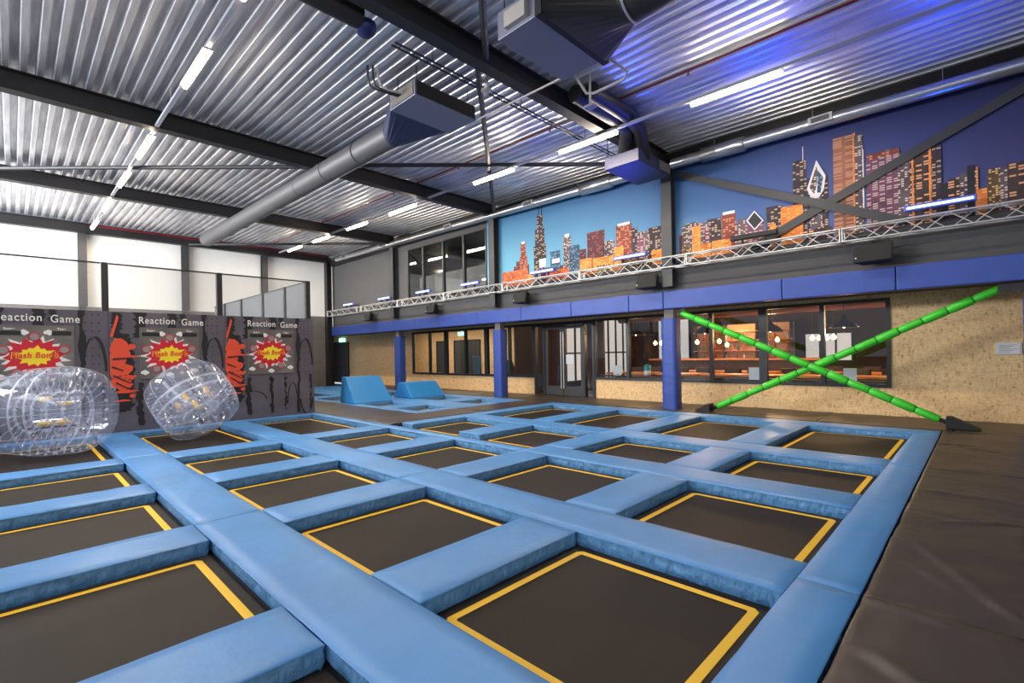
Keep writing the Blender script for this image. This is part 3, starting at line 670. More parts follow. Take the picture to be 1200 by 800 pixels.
# gap filler: the last sections butt together
# LED bars
def ledbar(x, lab, proto=None, on=True):
    if proto: t = copy_tree(proto)
    else:
        t = empty('led_bar', '', 'stage light', 'blue LED bars on the truss')
        MB().box(-.46, .46, -.05, .05, 0, .10).build('lamp_housing', M_ledcase if on else M_black, t, bevel=.015)
        if on: MB().box(-.42, .42, -.056, -.051, .028, .066).build('light_strip', M_ledblue, t)
        for s in (-.22, .22): MB().box(s-.015, s+.015, -.03, .03, -.11, .0).build('clamp', M_black, t)
    t.location = (x, TY-.05, TZ1+.105+.02); t['label'] = lab; return t
lb = ledbar(-.52, 'bright blue LED bar on the truss at the right, before the lit towers')
for x, l in ((-6.37, 'blue LED bar on the truss left of the upper column'), (-9.27, 'blue LED bar on the truss below the tall dark printed tower'), (-12.5, 'blue LED bar on the truss before the right mezzanine window'),
             (-15.2, 'blue LED bar on the truss before the left mezzanine window'), (-17.95, 'blue LED bar on the truss, second from the far end'), (-21.05, 'blue LED bar on the truss at the far end')):
    ledbar(x, l, lb)
ledbar(-3.45, 'unlit black lamp bar on the truss before the cross braces', None, False)
for x, e, dirv in ((-.5, 170, (0, -.7, 1)), (-3.4, 190, (.1, -1.2, 1)), (-6.4, 120, (.1, -1.2, 1)), (-9.3, 40, (0, -.9, 1)), (-12.4, 25, (0, -.9, 1))):
    d = bpy.data.lights.new('led_wash', 'SPOT'); d.energy = e; d.color = (.0, .06, 1); d.spot_size = 1.5; d.spot_blend = .8; d.shadow_soft_size = .12
    o = bpy.data.objects.new('led_wash', d); COL.objects.link(o); o.location = (x, TY-.12, TZ1+.3); o.rotation_euler = Vector(dirv).to_track_quat('-Z', 'Y').to_euler()
# speakers
def speaker():
    t = empty('loudspeaker', '', 'speaker', 'black speakers under the truss')
    m = MB(); m.add([(x, y, z) for z in (-.16, .16) for x, y in ((-.3, -.1), (.3, -.1), (.2, .14), (-.2, .14))], [(3, 2, 1, 0), (4, 5, 6, 7), (0, 1, 5, 4), (1, 2, 6, 5), (2, 3, 7, 6), (3, 0, 4, 7)])
    m.build('cabinet', M_black, t, bevel=.012)
    MB().box(-.28, .28, -.112, -.102, -.145, .145).build('front_grille', mat('speaker_grille', (.018, .018, .018), .8, bump=.3, bscale=200), t)
    MB().box(-.2, -.17, .02, .05, .16, .26).box(.17, .2, .02, .05, .16, .26).build('hanging_bracket', M_black, t)
    MB().box(-.26, -.235, -.115, -.1125, -.09, -.065).build('badge', M_paper, t)
    return t
sp0 = speaker()
for i, (x, l) in enumerate(((-1.42, 'nearest, above the right part of the green cross'), (-5.9, 'left of the nearest padded column'), (-10.15, 'above the glass doors'), (-14.7, 'before the mezzanine windows'), (-19.3, 'farthest, at the left end of the truss'))):
    o = sp0 if i == 0 else copy_tree(sp0); o.location = (x, TY-.02, 3.12); o['label'] = 'black wall speaker under the truss, '+l; o.rotation_euler = (math.radians(-8), 0, math.radians(-6))

# ------------------------------------------------------------------ light rows
ROWS = {'left': (2.0, [(-6.4, -5.0), (-9.23, -7.87), (-13.35, -11.84), (-16.05, -14.64), (-19.2, -17.8), (-22.3, -20.9)]),
        'right': (8.40, [(-3.67, -2.2), (-6.62, -5.15), (-9.43, -8.0), (-13.48, -12.05), (-16.3, -14.9), (-19.1, -17.7), (-21.6, -20.2)])}
ln1 = {'left': ['at the top edge', 'large glowing one near the top', 'just beyond the second roof beam', 'before the third roof beam', 'beyond the third roof beam', 'last one, by the white wall'],
       'right': ['nearest, long one at the upper right', 'beside the boxy duct near the upper column', 'third from the right', 'fourth from the right, above the mezzanine windows', 'fifth from the right', 'sixth from the right', 'last one by the far corner']}
for rn_, (Y, lamps) in ROWS.items():
    zt = lambda X: 5.80-.0155*(X+5)
    x0, x1 = (-22.6, 3.5)
    t = empty('light_trunking', 'long thin grey lighting trunking of the %s light row' % rn_, 'lighting track', 'lighting tracks')
    MB().obox((x0, Y, zt(x0)+.05), (x1, Y, zt(x1)+.05), .06, .05).build('rail', M_trunk, t)
    x = x0+.8
    while x < x1: MB().tube([(x, Y, zt(x)+.07), (x, Y, zd(x))], .005, 6).build('hanger_wire', M_alu, t); x += 2.9
    for i, (a, b) in enumerate(lamps):
        t = empty('strip_light', 'warm white strip light of the %s row, %s' % (rn_, ln1[rn_][i]), 'ceiling light', 'warm strip lights in two rows')
        MB().obox((a, Y, zt(a)+.012), (b, Y, zt(b)+.012), .13, .024).build('lamp_housing', M_trunk, t)
        m = MB(); m.tube([(a+.02, Y, zt(a)-.025), (b-.02, Y, zt(b)-.035)], .036, 12); m.build('lamp_tube', M_lamp, t)
        l = area('strip_light_glow', ((a+b)/2, Y, zt((a+b)/2)-.08), (0, 0, -1), b-a, .1, 64, (1, .84, .64))
# red sprinkler pipes
def zr(X): return 6.07-.0145*X
t = empty('sprinkler_pipe', 'thin red sprinkler pipe under the roof deck between the two light rows', 'pipe')
MB().tube([(3.5, 7.95, zr(3.5)), (-23.2, 7.95, zr(-23.2))], .018, 8).build('pipe', M_red, t)
x = 2.5
while x > -23: MB().tube([(x, 7.95, zr(x)), (x, 7.95, zr(x)-.07)], .014, 6).tube([(x, 7.95, zr(x)-.07), (x, 7.95, zr(x)-.075)], .03, 8).build('sprinkler_head', M_red, t); x -= 3
tag(MB().box(-23.42, -23.36, 2.0, 11.0, 6.36, 6.42).build('red_trim', M_red), 'thin red strip along the top of the white wall beam', 'trim')

# ------------------------------------------------------------------ ventilation
t = empty('ventilation_unit', 'blue-grey ventilation box with the long dark duct, left of centre under the roof', 'ventilation unit', 'boxy ventilation units', (0, 0, 0))
MB().box(-7.3, -6.56, 4.6, 5.9, 5.66, 5.92).build('casing', M_box, t, bevel=.008)
MB().box(-6.555, -6.54, 4.62, 5.88, 5.68, 5.90).build('intake_grille', M_black, t)
MB().box(-7.25, -6.6, 4.585, 4.598, 5.68, 5.9).build('end_plate', M_greyp, t)
def loft(rect, circ, n=32):            # rectangle to circle transition along X
    (xa, ya, yb, za, zb), (xc, yc, zc, r) = rect, circ; A = []; B = []
    for k in range(n):
        a = 2*math.pi*(k+.5)/n; c, s = math.cos(a), math.sin(a); q = 1/max(abs(c), abs(s))
        A.append((xa, (ya+yb)/2+c*q*(yb-ya)/2, (za+zb)/2+s*q*(zb-za)/2)); B.append((xc, yc+r*c, zc+r*s))
    return MB().add(A+B, [(k, (k+1) % n, (k+1) % n+n, k+n) for k in range(n)])
loft((-7.31, 4.62, 5.88, 5.67, 5.91), (-8.15, 5.2, 5.72, .24)).build('transition', mat('dark_blue_grey_duct', (.05, .06, .13), .45, metal=.3), t)
MB().tube([(-8.15, 5.2, 5.72), (-14, 5.17, 5.79), (-20.7, 5.1, 5.86)], .235, 32).build('duct_pipe', M_darkduct, t)
x = -9.4
while x > -20.5: MB().tube([(x, 5.18, 5.72-(x+8.15)*.0115), (x-.04, 5.18, 5.72-(x+8.15)*.0115)], .243, 32).build('joint_ring', M_darkduct, t); x -= 1.5
for (x, y) in ((-7.2, 4.7), (-6.65, 4.7), (-7.2, 5.8), (-6.65, 5.8)): MB().tube([(x, y, 5.92), (x, y, zd(x))], .008, 6).build('hanger_rod', M_steel, t)
t = empty('coolant_pipes', 'pair of thin pipes bending into the end of the left ventilation box', 'pipes')
for k in range(3):
    o = k*.06
    MB().tube([(-6.9-o, 4.6, 5.8), (-6.95-o, 4.35-o, 5.79), (-7.0-o, 4.25-o, 5.83), (-7.0-o, 4.2-o, 5.95), (-7.0-o, 4.2-o, 6.15)], .018, 8).build('pipe', M_steel2 if k else M_pipe, t)
t = empty('cable_tray', 'narrow dark cable tray running from the left ventilation box toward the upper column', 'cable tray')
MB().box(-6.13, -6.11, 3.9, 10.6, 5.94, 5.96).box(-6.04, -6.02, 3.9, 10.6, 5.94, 5.96).build('rail', M_steel2, t)
m = MB(); y = 4.0
while y < 10.6: m.box(-6.12, -6.03, y, y+.015, 5.945, 5.955); y += .25
m.build('rung', M_steel2, t)
for y in (4.6, 6.6, 8.6): MB().tube([(-6.07, y, 5.96), (-6.07, y, zd(-6.07))], .006, 6).build('hanger_wire', M_steel2, t)
t = empty('round_sensor', 'small white cylinder hanging from the big roof beam by the diagonal brace', 'sensor', None, (-5.88, 5.55, 5.82))
MB().lathe([(.0, .0), (.035, 0), (.035, .26), (0, .26)], 16).build('body', M_paper, t); MB().lathe([(0, -.02), (.09, -.02), (.09, .0), (0, .0)], 18).build('disc', M_pipe, t)
# second unit, large, top centre
t = empty('ventilation_unit', 'large grey ventilation box with wide dark duct at the top centre edge', 'ventilation unit', 'boxy ventilation units')
MB().box(-4.48, -3.8, 4.45, 5.8, 5.5, 5.86).build('casing', M_box, t, bevel=.008)
MB().box(-4.3, -3.95, 4.38, 4.45, 5.55, 5.75).build('end_plate', M_pipe, t)
MB().box(-3.8, -3.7, 4.4, 5.85, 5.46, 5.9).build('flange', M_black, t)
loft((-3.7, 4.42, 5.83, 5.44, 5.95), (-3.0, 5.15, 5.62, .27)).build('transition', M_steel, t)
MB().tube([(-3.0, 5.15, 5.62), (3.8, 5.15, 5.62)], .27, 32).build('duct_pipe', M_steel, t)
MB().tube([(-2.95, 5.15, 5.62), (-2.92, 5.15, 5.62)], .285, 32).build('joint_ring', M_duct, t)
for (x, y) in ((-4.4, 4.5), (-3.9, 4.5), (-4.4, 5.7)): MB().tube([(x, y, 5.86), (x, y, zd(x))], .008, 6).build('hanger_rod', M_steel, t)
pz = 5.5
tag(MB().tube([(-4.3, 5.86, 5.6), (-4.33, 5.93, 5.56), (-4.3, 6.15, 5.38), (-4.2, 6.2, 5.36), (-3.75, 6.3, 5.42), (-3.65, 6.25, 5.48), (-3.75, 5.85, 5.58)], .022, 8).build('condensate_pipe', M_pipe), 'pale bent drain pipe hanging below the large ventilation box', 'pipe')
tag(MB().tube([(-4.45, 5.75, 5.52), (-6.9, 5.95, 5.7)], .016, 8).build('thin_pipe', M_pipe), 'thin straight grey pipe leading left from the large ventilation box under the beam', 'pipe')
# third unit near the upper column
t = empty('ventilation_unit', 'dark ventilation box with twin curved ducts beside the upper column', 'ventilation unit', 'boxy ventilation units')
MB().box(-5.95, -5.12, 9.15, 10.55, 5.42, 5.68).build('casing', mat('deep_blue_grey_casing', (.03, .035, .10), .5), t, bevel=.01)
MB().box(-5.115, -5.10, 10.05, 10.5, 5.46, 5.66).build('end_plate', M_greyp, t)
for dx, dy in ((0, 0), (.42, .15)):
    MB().tube([(-5.15+dx*.6, 7.0+dy, 6.02), (-5.15+dx*.6, 8.3+dy, 6.01), (-5.2+dx*.5, 8.8+dy, 5.98), (-5.45+dx*.7, 9.2+dy, 5.82), (-5.65+dx, 9.45+dy, 5.6)], .15, 18).build('curved_duct', M_steel, t)
for y in (9.2, 10.6): MB().tube([(-5.9, y, 5.68), (-5.9, y, zd(-5.9))], .01, 6).build('hanger_rod', M_steel, t)
t = empty('floodlight', 'small blue-lit floodlight hanging under the big beam right of the large box', 'floodlight', None, (-4.75, 6.9, 5.6))
MB().box(-.09, .09, -.07, .07, -.02, .02).build('lamp_head', M_box, t); MB().box(-.015, .015, -.015, .015, .02, .56).build('bracket', M_pipe, t)
# round lamp bodies above the big beam at the top edge
t = empty('round_duct', 'dark round duct tucked along the big roof beam at the top edge', 'duct')
MB().tube([(-5.95, 2.15, 5.98), (-5.95, 3.3, 5.98)], .15, 24).build('duct_pipe', M_steel, t); MB().lathe([(0, -.10), (.10, -.09), (.15, -.03), (.15, .05), (0, .05)], 24, c=(-5.98, 3.4, 5.9)).build('outlet', mat('dark_blue_cowl', (.008, .015, .10), .5), t)

# ------------------------------------------------------------------ game wall
XG = -12.45
def V2(y, z, x=0): return (x, y, z)
M_gbase = mat('printed_grey_violet', (.11, .10, .125), .6, var=.15, vscale=2)
M_gblack = mat('printed_black', (.012, .011, .013), .6)
M_gred = mat('printed_orange_red', (.80, .08, .03), .6)
M_gwhite = mat('printed_white', (.85, .83, .80), .6)
M_gboard = mat('brushed_board', (.20, .185, .17), .4, metal=.3, var=.45, vscale=1.2, stretch=(1, 1, 1))
M_gcrim = mat('printed_crimson', (.62, .01, .03), .5)
M_gyel = mat('printed_yellow', (.95, .75, .02), .5)
M_ggrey = mat('grey_button', (.28, .27, .26), .4)
def poly(m, pts, x, mi=0): m.add([(x, y, z) for y, z in pts], [tuple(range(len(pts)))], mi)
def blob(cy, cz, ry, rz, n, jag, seed):
    rr = random.Random(seed); return [(cy+ry*math.cos(2*math.pi*k/n)*(1+jag*rr.uniform(-1, 1)), cz+rz*math.sin(2*math.pi*k/n)*(1+jag*rr.uniform(-1, 1))) for k in range(n)]
def star(cy, cz, ry, rz, n, inner, seed, ph=0):
    rr = random.Random(seed); out = []
    for k in range(2*n):
        a = math.pi*k/n+ph; s = (1+rr.uniform(-.18, .18)) if k % 2 == 0 else inner
        out.append((cy+ry*s*math.cos(a), cz+rz*s*math.sin(a)))
    return out
def fan(m, pts, c, x, mi=0):
    n = len(pts); m.add([(x, y, z) for y, z in pts]+[(x, c[0], c[1])], [(i, (i+1) % n, n) for i in range(n)], mi)
def text(body, size, loc, mname, mtl, parent, sx=1, shear=0, ext=.002, off=.002):
    c = bpy.data.curves.new('t', 'FONT'); c.body = body; c.size = size; c.extrude = ext; c.align_x = 'CENTER'; c.shear = shear; c.offset = off; c.space_character = 1.12
    o = bpy.data.objects.new('t', c); COL.objects.link(o)
    dg = bpy.context.evaluated_depsgraph_get(); me = bpy.data.meshes.new_from_object(o.evaluated_get(dg))
    me.materials.clear(); me.materials.append(mtl); bpy.data.objects.remove(o)
    q = bpy.data.objects.new(mname, me); COL.objects.link(q); q.parent = parent
    q.rotation_euler = (math.pi/2, 0, math.pi/2); q.location = loc; q.scale = (sx, 1, 1); return q
M_gtitle = mat('red_title', (.75, .05, .02), .5); M_gtitle2 = mat('orange_outline', (.95, .45, .05), .5)
def game():
    W, H = 2.045, 2.42; D = .0; t = empty('reaction_game_panel', '', 'arcade game panel', 'reaction game panels')
    m = MB(); m.box(-.3, 0, .003, W-.003, .008, H); m.build('printed_panel', M_gbase, t)
    k = [0.002]
    def nx(): k[0] += .0005; return k[0]
    b = MB()                                     # black brush strokes
    rr = random.Random(4)
    for (y0, w_, z0, z1) in ((.03, .2, 1.9, 2.4), (.01, .44, .42, 1.02), (.22, .22, 1.0, 1.5), (.04, .36, 1.72, 1.98), (.36, .28, 1.9, 2.42), (.95, .22, 2.05, 2.42), (1.18, .12, 2.2, 2.42), (1.60, .10, .05, 2.42), (.42, .14, .1, .98), (.95, .10, .1, .98), (1.3, .06, .15, .98), (.0, .3, .4, 1.0), (1.92, .08, .1, 1.0), (.1, .12, 1.2, 1.95), (.3, .1, .9, 1.8)):
        n = 14; L = []; R = []
        for i in range(n+1):
            z = z0+(z1-z0)*i/n; s = w_*(.5+.35*rr.random()); L.append((y0+w_/2-s/2+.03*rr.uniform(-1, 1), z)); R.append((y0+w_/2+s/2+.03*rr.uniform(-1, 1), z))
        x = nx(); b.add([(x, min(max(y, .004), W-.004), z) for y, z in L+R], [(i, i+n+1, i+n+2, i+1) for i in range(n)])
    # a tall curved loop on the right
    for (cy, cz, ry, rz, a0, a1, wd) in ((1.83, 1.15, .18, .75, .1, math.pi, .045), (1.5, .3, .12, .5, 0, math.pi, .025), (1.85, .45, .16, .45, 3.3, 6.2, .03), (.6, .35, .3, .3, .3, 2.6, .02)):
        n = 20; P1 = []; x = nx()
        for i in range(n+1):
            a = a0+(a1-a0)*i/n; P1.append((cy+ry*math.cos(a), cz+rz*math.sin(a)))
        vs = [(x, min(max(y-wd/2, .004), W-.004), z) for y, z in P1]+[(x, min(max(y+wd/2, .004), W-.004), z+wd/2) for y, z in P1]
        b.add(vs, [(i, i+n+1, i+n+2, i+1) for i in range(n)])
    b.build('black_brush_print', M_gblack, t, fix=False)
    r = MB(); rr = random.Random(9)              # orange splatter on the left
    x = nx()
    for (cy, cz, ry, rz, n, j) in ((.17, 1.64, .17, .22, 26, .28), (.15, 1.27, .19, .19, 26, .3), (.17, .98, .19, .12, 24, .35), (.08, 1.45, .10, .14, 20, .2), (.32, 1.10, .10, .05, 16, .4), (.36, 1.72, .06, .06, 14, .15), (.3, 1.52, .16, .03, 14, .3), (.28, .82, .16, .035, 14, .4), (.36, .72, .05, .04, 12, .2), (.2, .63, .14, .02, 12, .3)):
        x = nx(); p = [(max(y, .01), z) for y, z in blob(cy, cz, ry, rz, n, j, rr.randint(0, 99))]; fan(r, p, (max(cy, .02), cz), x)
    x = nx(); poly(r, [(.02, 1.92), (.06, 1.9), (.16, 2.3), (.13, 2.36)], x)
    for i in range(26): x = nx(); fan(r, blob(.02+.38*rr.random(), .35+1.1*rr.random(), .008+.015*rr.random(), .008+.012*rr.random(), 8, .2, i), (.2, 1), x) if False else None
    r.build('orange_splatter', M_gred, t, fix=False)
    s = MB(); x = nx()
    for (y, z, a, l) in ((.05, 1.45, .1, .3), (.06, 1.12, -.5, .32), (.1, .98, -.55, .3), (.04, 1.3, -.4, .2)):
        x = nx(); c, q = math.cos(a), math.sin(a); poly(s, [(y, z), (y+l*c, z+l*q), (y+l*c, z+l*q+.02), (y, z+.035)], x)
    s.build('black_splatter', M_gblack, t, fix=False)
    h = MB(); x = nx()                            # perforation dots on the right
    for i in range(3):
        for j in range(9): fan(h, blob(1.70+i*.10, 2.34-j*.16, .014, .014, 8, 0, 0), (1.70+i*.10, 2.34-j*.16), x)
    h.build('round_hole', M_gblack, t, fix=False)
    text('Reaction', .20, (.006+k[0], .79, 2.19), 'title_lettering', M_gwhite, t, .80)
    text('Game', .20, (.006+k[0], 1.42, 2.175), 'title_lettering', M_gwhite, t, .80)
    # the game board
    B = .02; MB().box(.0, B, .50, 1.53, 1.07, 2.10).build('game_board', M_gboard, t)
    fr = MB(); fr.box(.0, B+.008, .49, .50, 1.06, 2.11).box(0, B+.008, 1.53, 1.54, 1.06, 2.11).box(0, B+.008, .5, 1.53, 2.10, 2.115).box(0, B+.008, .5, 1.53, 1.05, 1.07); fr.build('board_edge', M_greyp, t)
    for y0, y1, wd in ((.53, .83, 'Score'), (1.23, 1.50, 'Time')):
        MB().box(B, B+.006, y0, y1, 1.93, 2.01).build('score_display', M_gblack, t)
        text(wd, .055, (B+.004, (y0+y1)/2, 2.03), 'small_lettering', M_gwhite, t)
    cy, cz = 1.0, 1.55; x = B+.0015
    m = MB(); fan(m, star(cy, cz, .47, .37, 20, .76, 3, .07), (cy, cz), x); m.build('white_burst', M_gwhite, t, fix=False)
    m = MB(); fan(m, star(cy, cz, .42, .32, 14, .78, 5, .1), (cy, cz), x+.0012); m.build('red_burst', M_gcrim, t, fix=False)
    m = MB(); fan(m, star(cy+.01, cz, .26, .19, 13, .74, 8), (cy, cz), x+.0024); m.build('yellow_burst', M_gyel, t, fix=False)
    text('Flash Bomb', .150, (x+.0065, cy, cz-.035), 'game_lettering', M_gtitle2, t, .80, .15, .0005, .008)
    text('Flash Bomb', .145, (x+.0085, cy, cz-.032), 'game_lettering', M_gtitle, t, .80, .15, .0005, .003)
    for (y, z) in ((1.0, 1.90), (.60, 1.66), (1.40, 1.66), (.77, 1.25), (1.22, 1.25), (.62, 1.34)) [:5]:
        b_ = MB().tube([(B, y, z), (B+.012, y, z)], .082, 24).build('target_button', M_gcrim, t)
        MB().tube([(B+.012, y, z), (B+.024, y, z)], .062, 24).build('button_face', M_ggrey, b_)
    for (y, z) in ((.86, 1.99), (1.19, 1.99), (.57, 1.19), (1.45, 1.2), (1.0, 1.13)):
        c = MB()
        for (dy, dz, q) in ((0, 0, .045), (-.04, -.008, .032), (.04, -.01, .03), (.01, -.03, .03)):
            fan(c, blob(y+dy, z+dz, q, q, 12, 0, 0), (y+dy, z+dz), B+.004+.0003*abs(dy))
        c.build('printed_puff', M_gwhite, t, fix=False)
    m = MB().box(-.3, .012, W-.02, W, 0, H); m.build('side_edge', M_gbase, t)
    return t
g0 = game()
for i, (y, l) in enumerate(((1.335, 'middle one, partly behind the smaller bubble ball'), (3.385, 'right-hand one, fully visible beside the aisle'), (-.715, 'left-hand one, behind the large bubble ball'))):
    o = g0 if i == 0 else copy_tree(g0); o.location = (XG, y, 0); o['label'] = 'printed game panel with red burst, '+l
tag(MB().box(XG-.3, XG, -2.8, -.722, 0.008, 2.42).build('printed_partition', M_gbase), 'plain dark partition beyond the left end of the game panels', 'partition')

# net enclosure behind the game wall
XN = -14.0; NZ = 3.62
for y, l in ((-.9, 'at the left picture edge'), (1.45, 'above the left game panel'), (3.70, 'above the gap between the middle and right panels'), (5.96, 'at its right corner')):
    c = MB(); c.box(XN-.06, XN+.06, y-.06, y+.06, -.15, NZ)
    t = tag(c.build('net_post', M_black), 'black square post of the net enclosure '+l, 'post', 'black posts of the net enclosure')
t = empty('net_fence', 'front of the net enclosure above the game panels, thin rails with fine grey net', 'net')
MB().box(XN-.02, XN+.02, -5.5, -.97, NZ-.03, NZ).box(XN-.02, XN+.02, -.83, 1.38, NZ-.03, NZ).box(XN-.02, XN+.02, 1.52, 3.63, NZ-.03, NZ).box(XN-.02, XN+.02, 3.77, 5.89, NZ-.03, NZ).build('top_rail', M_black, t)
MB().box(XN-.02, XN+.02, -.83, 1.38, 2.5, 2.52).box(XN-.02, XN+.02, 1.52, 3.63, 2.5, 2.52).box(XN-.02, XN+.02, 3.77, 5.89, 2.5, 2.52).build('lower_rail', M_black, t)
nm_ = MB()
for a_, b_ in ((-5.5, -.97), (-.83, 1.38), (1.52, 3.63), (3.77, 5.89)): nm_.box(XN-.002, XN+.002, a_, b_, 0, NZ-.03)
nm_.build('netting', M_net, t)
t = empty('net_fence', 'side of the net enclosure running back to the white wall, dense grey mesh', 'net')
MB().box(-23.2, XN-.07, 5.94, 5.98, NZ-.03, NZ).build('top_rail', M_steel2, t)
MB().box(-23.2, XN-.07, 5.958, 5.962, 0, NZ-.03).build('netting', M_net2, t)
for x in (-15.6, -17.5, -19.7, -21.7): MB().box(x-.05, x+.05, 5.9, 5.98, -.15, NZ).build('post', M_steel2, t)

# ------------------------------------------------------------------ bubble balls
def ball(lab, loc, rot, R=.72, Lh=.60, seed=1):
    t = empty('bubble_ball', lab, 'bubble ball', 'clear bubble balls', loc, rot)
    r0 = .30
    prof = []
    n = 30
    for i in range(n+1):                     # outer barrel from one rim to the other
        a = -math.pi/2*1.0 + math.pi*i/n
        s = math.sin(a); c = math.cos(a)
        z = Lh*math.copysign(abs(s)**.75, s); r = r0+.08+(R-r0-.08)*abs(c)**.55
        prof.append((r, z))
    o = MB().lathe(prof, 64); o.build('outer_shell', M_film, t, fix=False)
    inn = [(r0+.08, Lh), (r0+.02, Lh*.96), (r0, Lh*.8), (r0, 0), (r0, -Lh*.8), (r0+.02, -Lh*.96), (r0+.08, -Lh)]
    MB().lathe(inn, 48).build('inner_tube', M_film2, t, fix=False)
    m = MB()
    for z in (-.52*Lh, -.16*Lh, .16*Lh, .52*Lh):
        m.lathe([(r0+.012, z-.014), (r0+.03, z), (r0+.012, z+.014)], 48)
    m.build('inner_seam', M_seam, t, fix=False)
    def rout(z):
        best = min(prof, key=lambda p: abs(p[1]-z)); return best[0]
    nr = 26; cords = MB(); puck = MB()
    for z in (-.52*Lh, -.16*Lh, .16*Lh, .52*Lh):
        for k in range(nr):
            a = 2*math.pi*(k+.5*(z > 0))/nr; ro = rout(z)*.985
            c, s = math.cos(a), math.sin(a)
            cords.tube([(r0*c, r0*s, z), (ro*c, ro*s, z)], .0035, 5, caps=False)
            puck.tube([((ro-.045)*c, (ro-.045)*s, z), ((ro-.012)*c, (ro-.012)*s, z), (ro*c, ro*s, z)], [.006, .018, .034], 8, caps=False)
            puck.tube([(r0*c, r0*s, z), ((r0+.04)*c, (r0+.04)*s, z)], [.03, .006], 7, caps=False)
    cords.build('tension_cords', M_seam, t, fix=False); puck.build('weld_dimples', M_seam, t, fix=False)
    bands = MB()
    for z in (-.16*Lh, .16*Lh):
        ro = rout(z)+.002; bands.lathe([(ro, z-.016), (ro+.003, z), (ro, z+.016)], 64)
    for k in range(12):
        a = 2*math.pi*k/12; bands.tube([(p[0]*1.003*math.cos(a), p[0]*1.003*math.sin(a), p[1]) for p in prof[2:-2]], .0035, 5, caps=False)
    bands.build('outer_seam', M_seam, t, fix=False)
    MY = mat('yellow_handle', (.85, .5, .05), .5)
    for a in (.4, 2.2, 3.9, 5.4):
        c, s = math.cos(a), math.sin(a); h = MB()
        h.tube([((r0-.03)*c, (r0-.03)*s, -.11), ((r0-.04)*c, (r0-.04)*s, -.05), ((r0-.04)*c, (r0-.04)*s, .05), ((r0-.03)*c, (r0-.03)*s, .11)], [.02, .045, .045, .02], 12); h.build('handle', MY, t)
    st = MB()
    for a in (1.0, 4.2):
        c, s = math.cos(a), math.sin(a); st.obox(((r0-.02)*c, (r0-.02)*s, -.4), ((r0-.02)*c, (r0-.02)*s, .4), .05, .008, up=(c, s, 0))
    st.build('shoulder_strap', M_steel2, t)
    Rm = t.rotation_euler.to_matrix(); low = min((Rm @ Vector((p[0]*math.cos(q*.1), p[0]*math.sin(q*.1), p[1]))).z for p in prof for q in range(63))
    t.location.z = -.098-low
    return t
def axis(v): return Vector(v).to_track_quat('Z', 'Y').to_euler()
ball('large clear inflatable bubble ball lying on its side at the left picture edge', (-11.0, .47, .60), axis((.62, .78, .05)), .72, .66)
ball('smaller looking clear bubble ball tilted in front of the middle game panel', (-10.85, 2.40, .605), axis((-.55, -.35, .78)), .68, .56)

# ------------------------------------------------------------------ cafe behind the windows
IY = 21.0
struct(MB().box(-12.2, XR, YW+.16, IY, -.12, 0), 'floor_cafe', M_darkwood)
struct(MB().box(-12.2, XR, IY, IY+.1, 0, 3.2), 'wall_cafe_back', M_cafewall)
struct(MB().box(XR-.1, XR, YW+.16, IY, 0, 3.2), 'wall_cafe_right', M_cafewall)
struct(MB().box(-12.2, XR, YW+.3, IY, 3.0, 3.5), 'ceiling_cafe', M_black)
M_day = emit('daylit_window', (.85, .88, .9), .42)
for i, (x0, x1, z0, z1) in enumerate(((-10.9, -9.4, .2, 2.9), (-4.9, -3.4, 0.9, 2.0), (-2.2, -.2, .9, 2.0), (.6, 2.6, .9, 2.0))):
    t = bpy.data.objects.new('window_%d' % (4+i), None); COL.objects.link(t); t['kind'] = 'structure'
    if x0 < -12.2: x0 = -12.15
    MB().box(x0, x1, IY-.02, IY-.01, z0, z1).build('daylit_pane', M_day, t)
    fr = MB(); fr.box(x0, x1, IY-.06, IY-.02, z1-.06, z1).box(x0, x1, IY-.06, IY-.02, z0, z0+.06); n = 3
    for q in range(n+1): xx = x0+(x1-x0)*q/n; fr.box(xx-.03, xx+.03, IY-.06, IY-.02, z0+.06, z1-.06)
    fr.build('window_frame', M_black, t)
struct(MB().box(-12.3, -12.2, YW+.16, IY, 0, 3.0), 'wall_cafe_left', M_cafewall)
t = bpy.data.objects.new('window_9', None); COL.objects.link(t); t['kind'] = 'structure'
MB().box(-12.2, -12.19, 15.6, 20.6, .25, 2.85).build('daylit_pane', M_day, t)
fr = MB(); fr.box(-12.19, -12.13, 15.6, 20.6, 1.35, 1.41)
for q in range(9): fr.box(-12.19, -12.13, 15.6+q*.62, 15.66+q*.62, .25, 2.85)
fr.build('window_frame', M_black, t)
# bar counter
t = empty('bar_counter', 'long wooden bar counter at the back of the cafe behind the glass', 'bar counter')
MB().box(-9.3, -3.6, 17.4, 18.1, 0, 1.05).build('counter_front', M_darkwood, t); MB().box(-9.4, -3.5, 17.3, 18.2, 1.05, 1.11).build('counter_top', M_wood, t)
t = empty('bottle_shelf', 'warm lit wooden shelf rack behind the bar counter', 'shelf')
for z in (.95, 1.35, 1.75, 2.1): MB().box(-8.6, -5.0, 19.6, 19.95, z, z+.03).build('shelf_board', M_wood, t)
for x in (-8.6, -7.4, -6.2, -5.03): MB().box(x-.03, x, 19.6, 19.95, 0, 2.4).build('upright', M_darkwood, t)
MB().box(-8.6, -5.0, 19.96, 20.0, .9, 2.4).build('back_panel', mat('warm_back_panel', (.5, .3, .15), .6), t)
bm_ = [mat('bottle_'+n_, c_, .15) for n_, c_ in (('amber', (.4, .15, .02)), ('green', (.03, .15, .05)), ('clear', (.6, .6, .55)), ('red', (.35, .02, .02)))]
bts = [MB().lathe([(0, 0), (.04, 0), (.04, .17), (.015, .22), (.015, .28), (0, .28)], 10).build('bottle', q) for q in bm_]
k = 0; rr = random.Random(3)
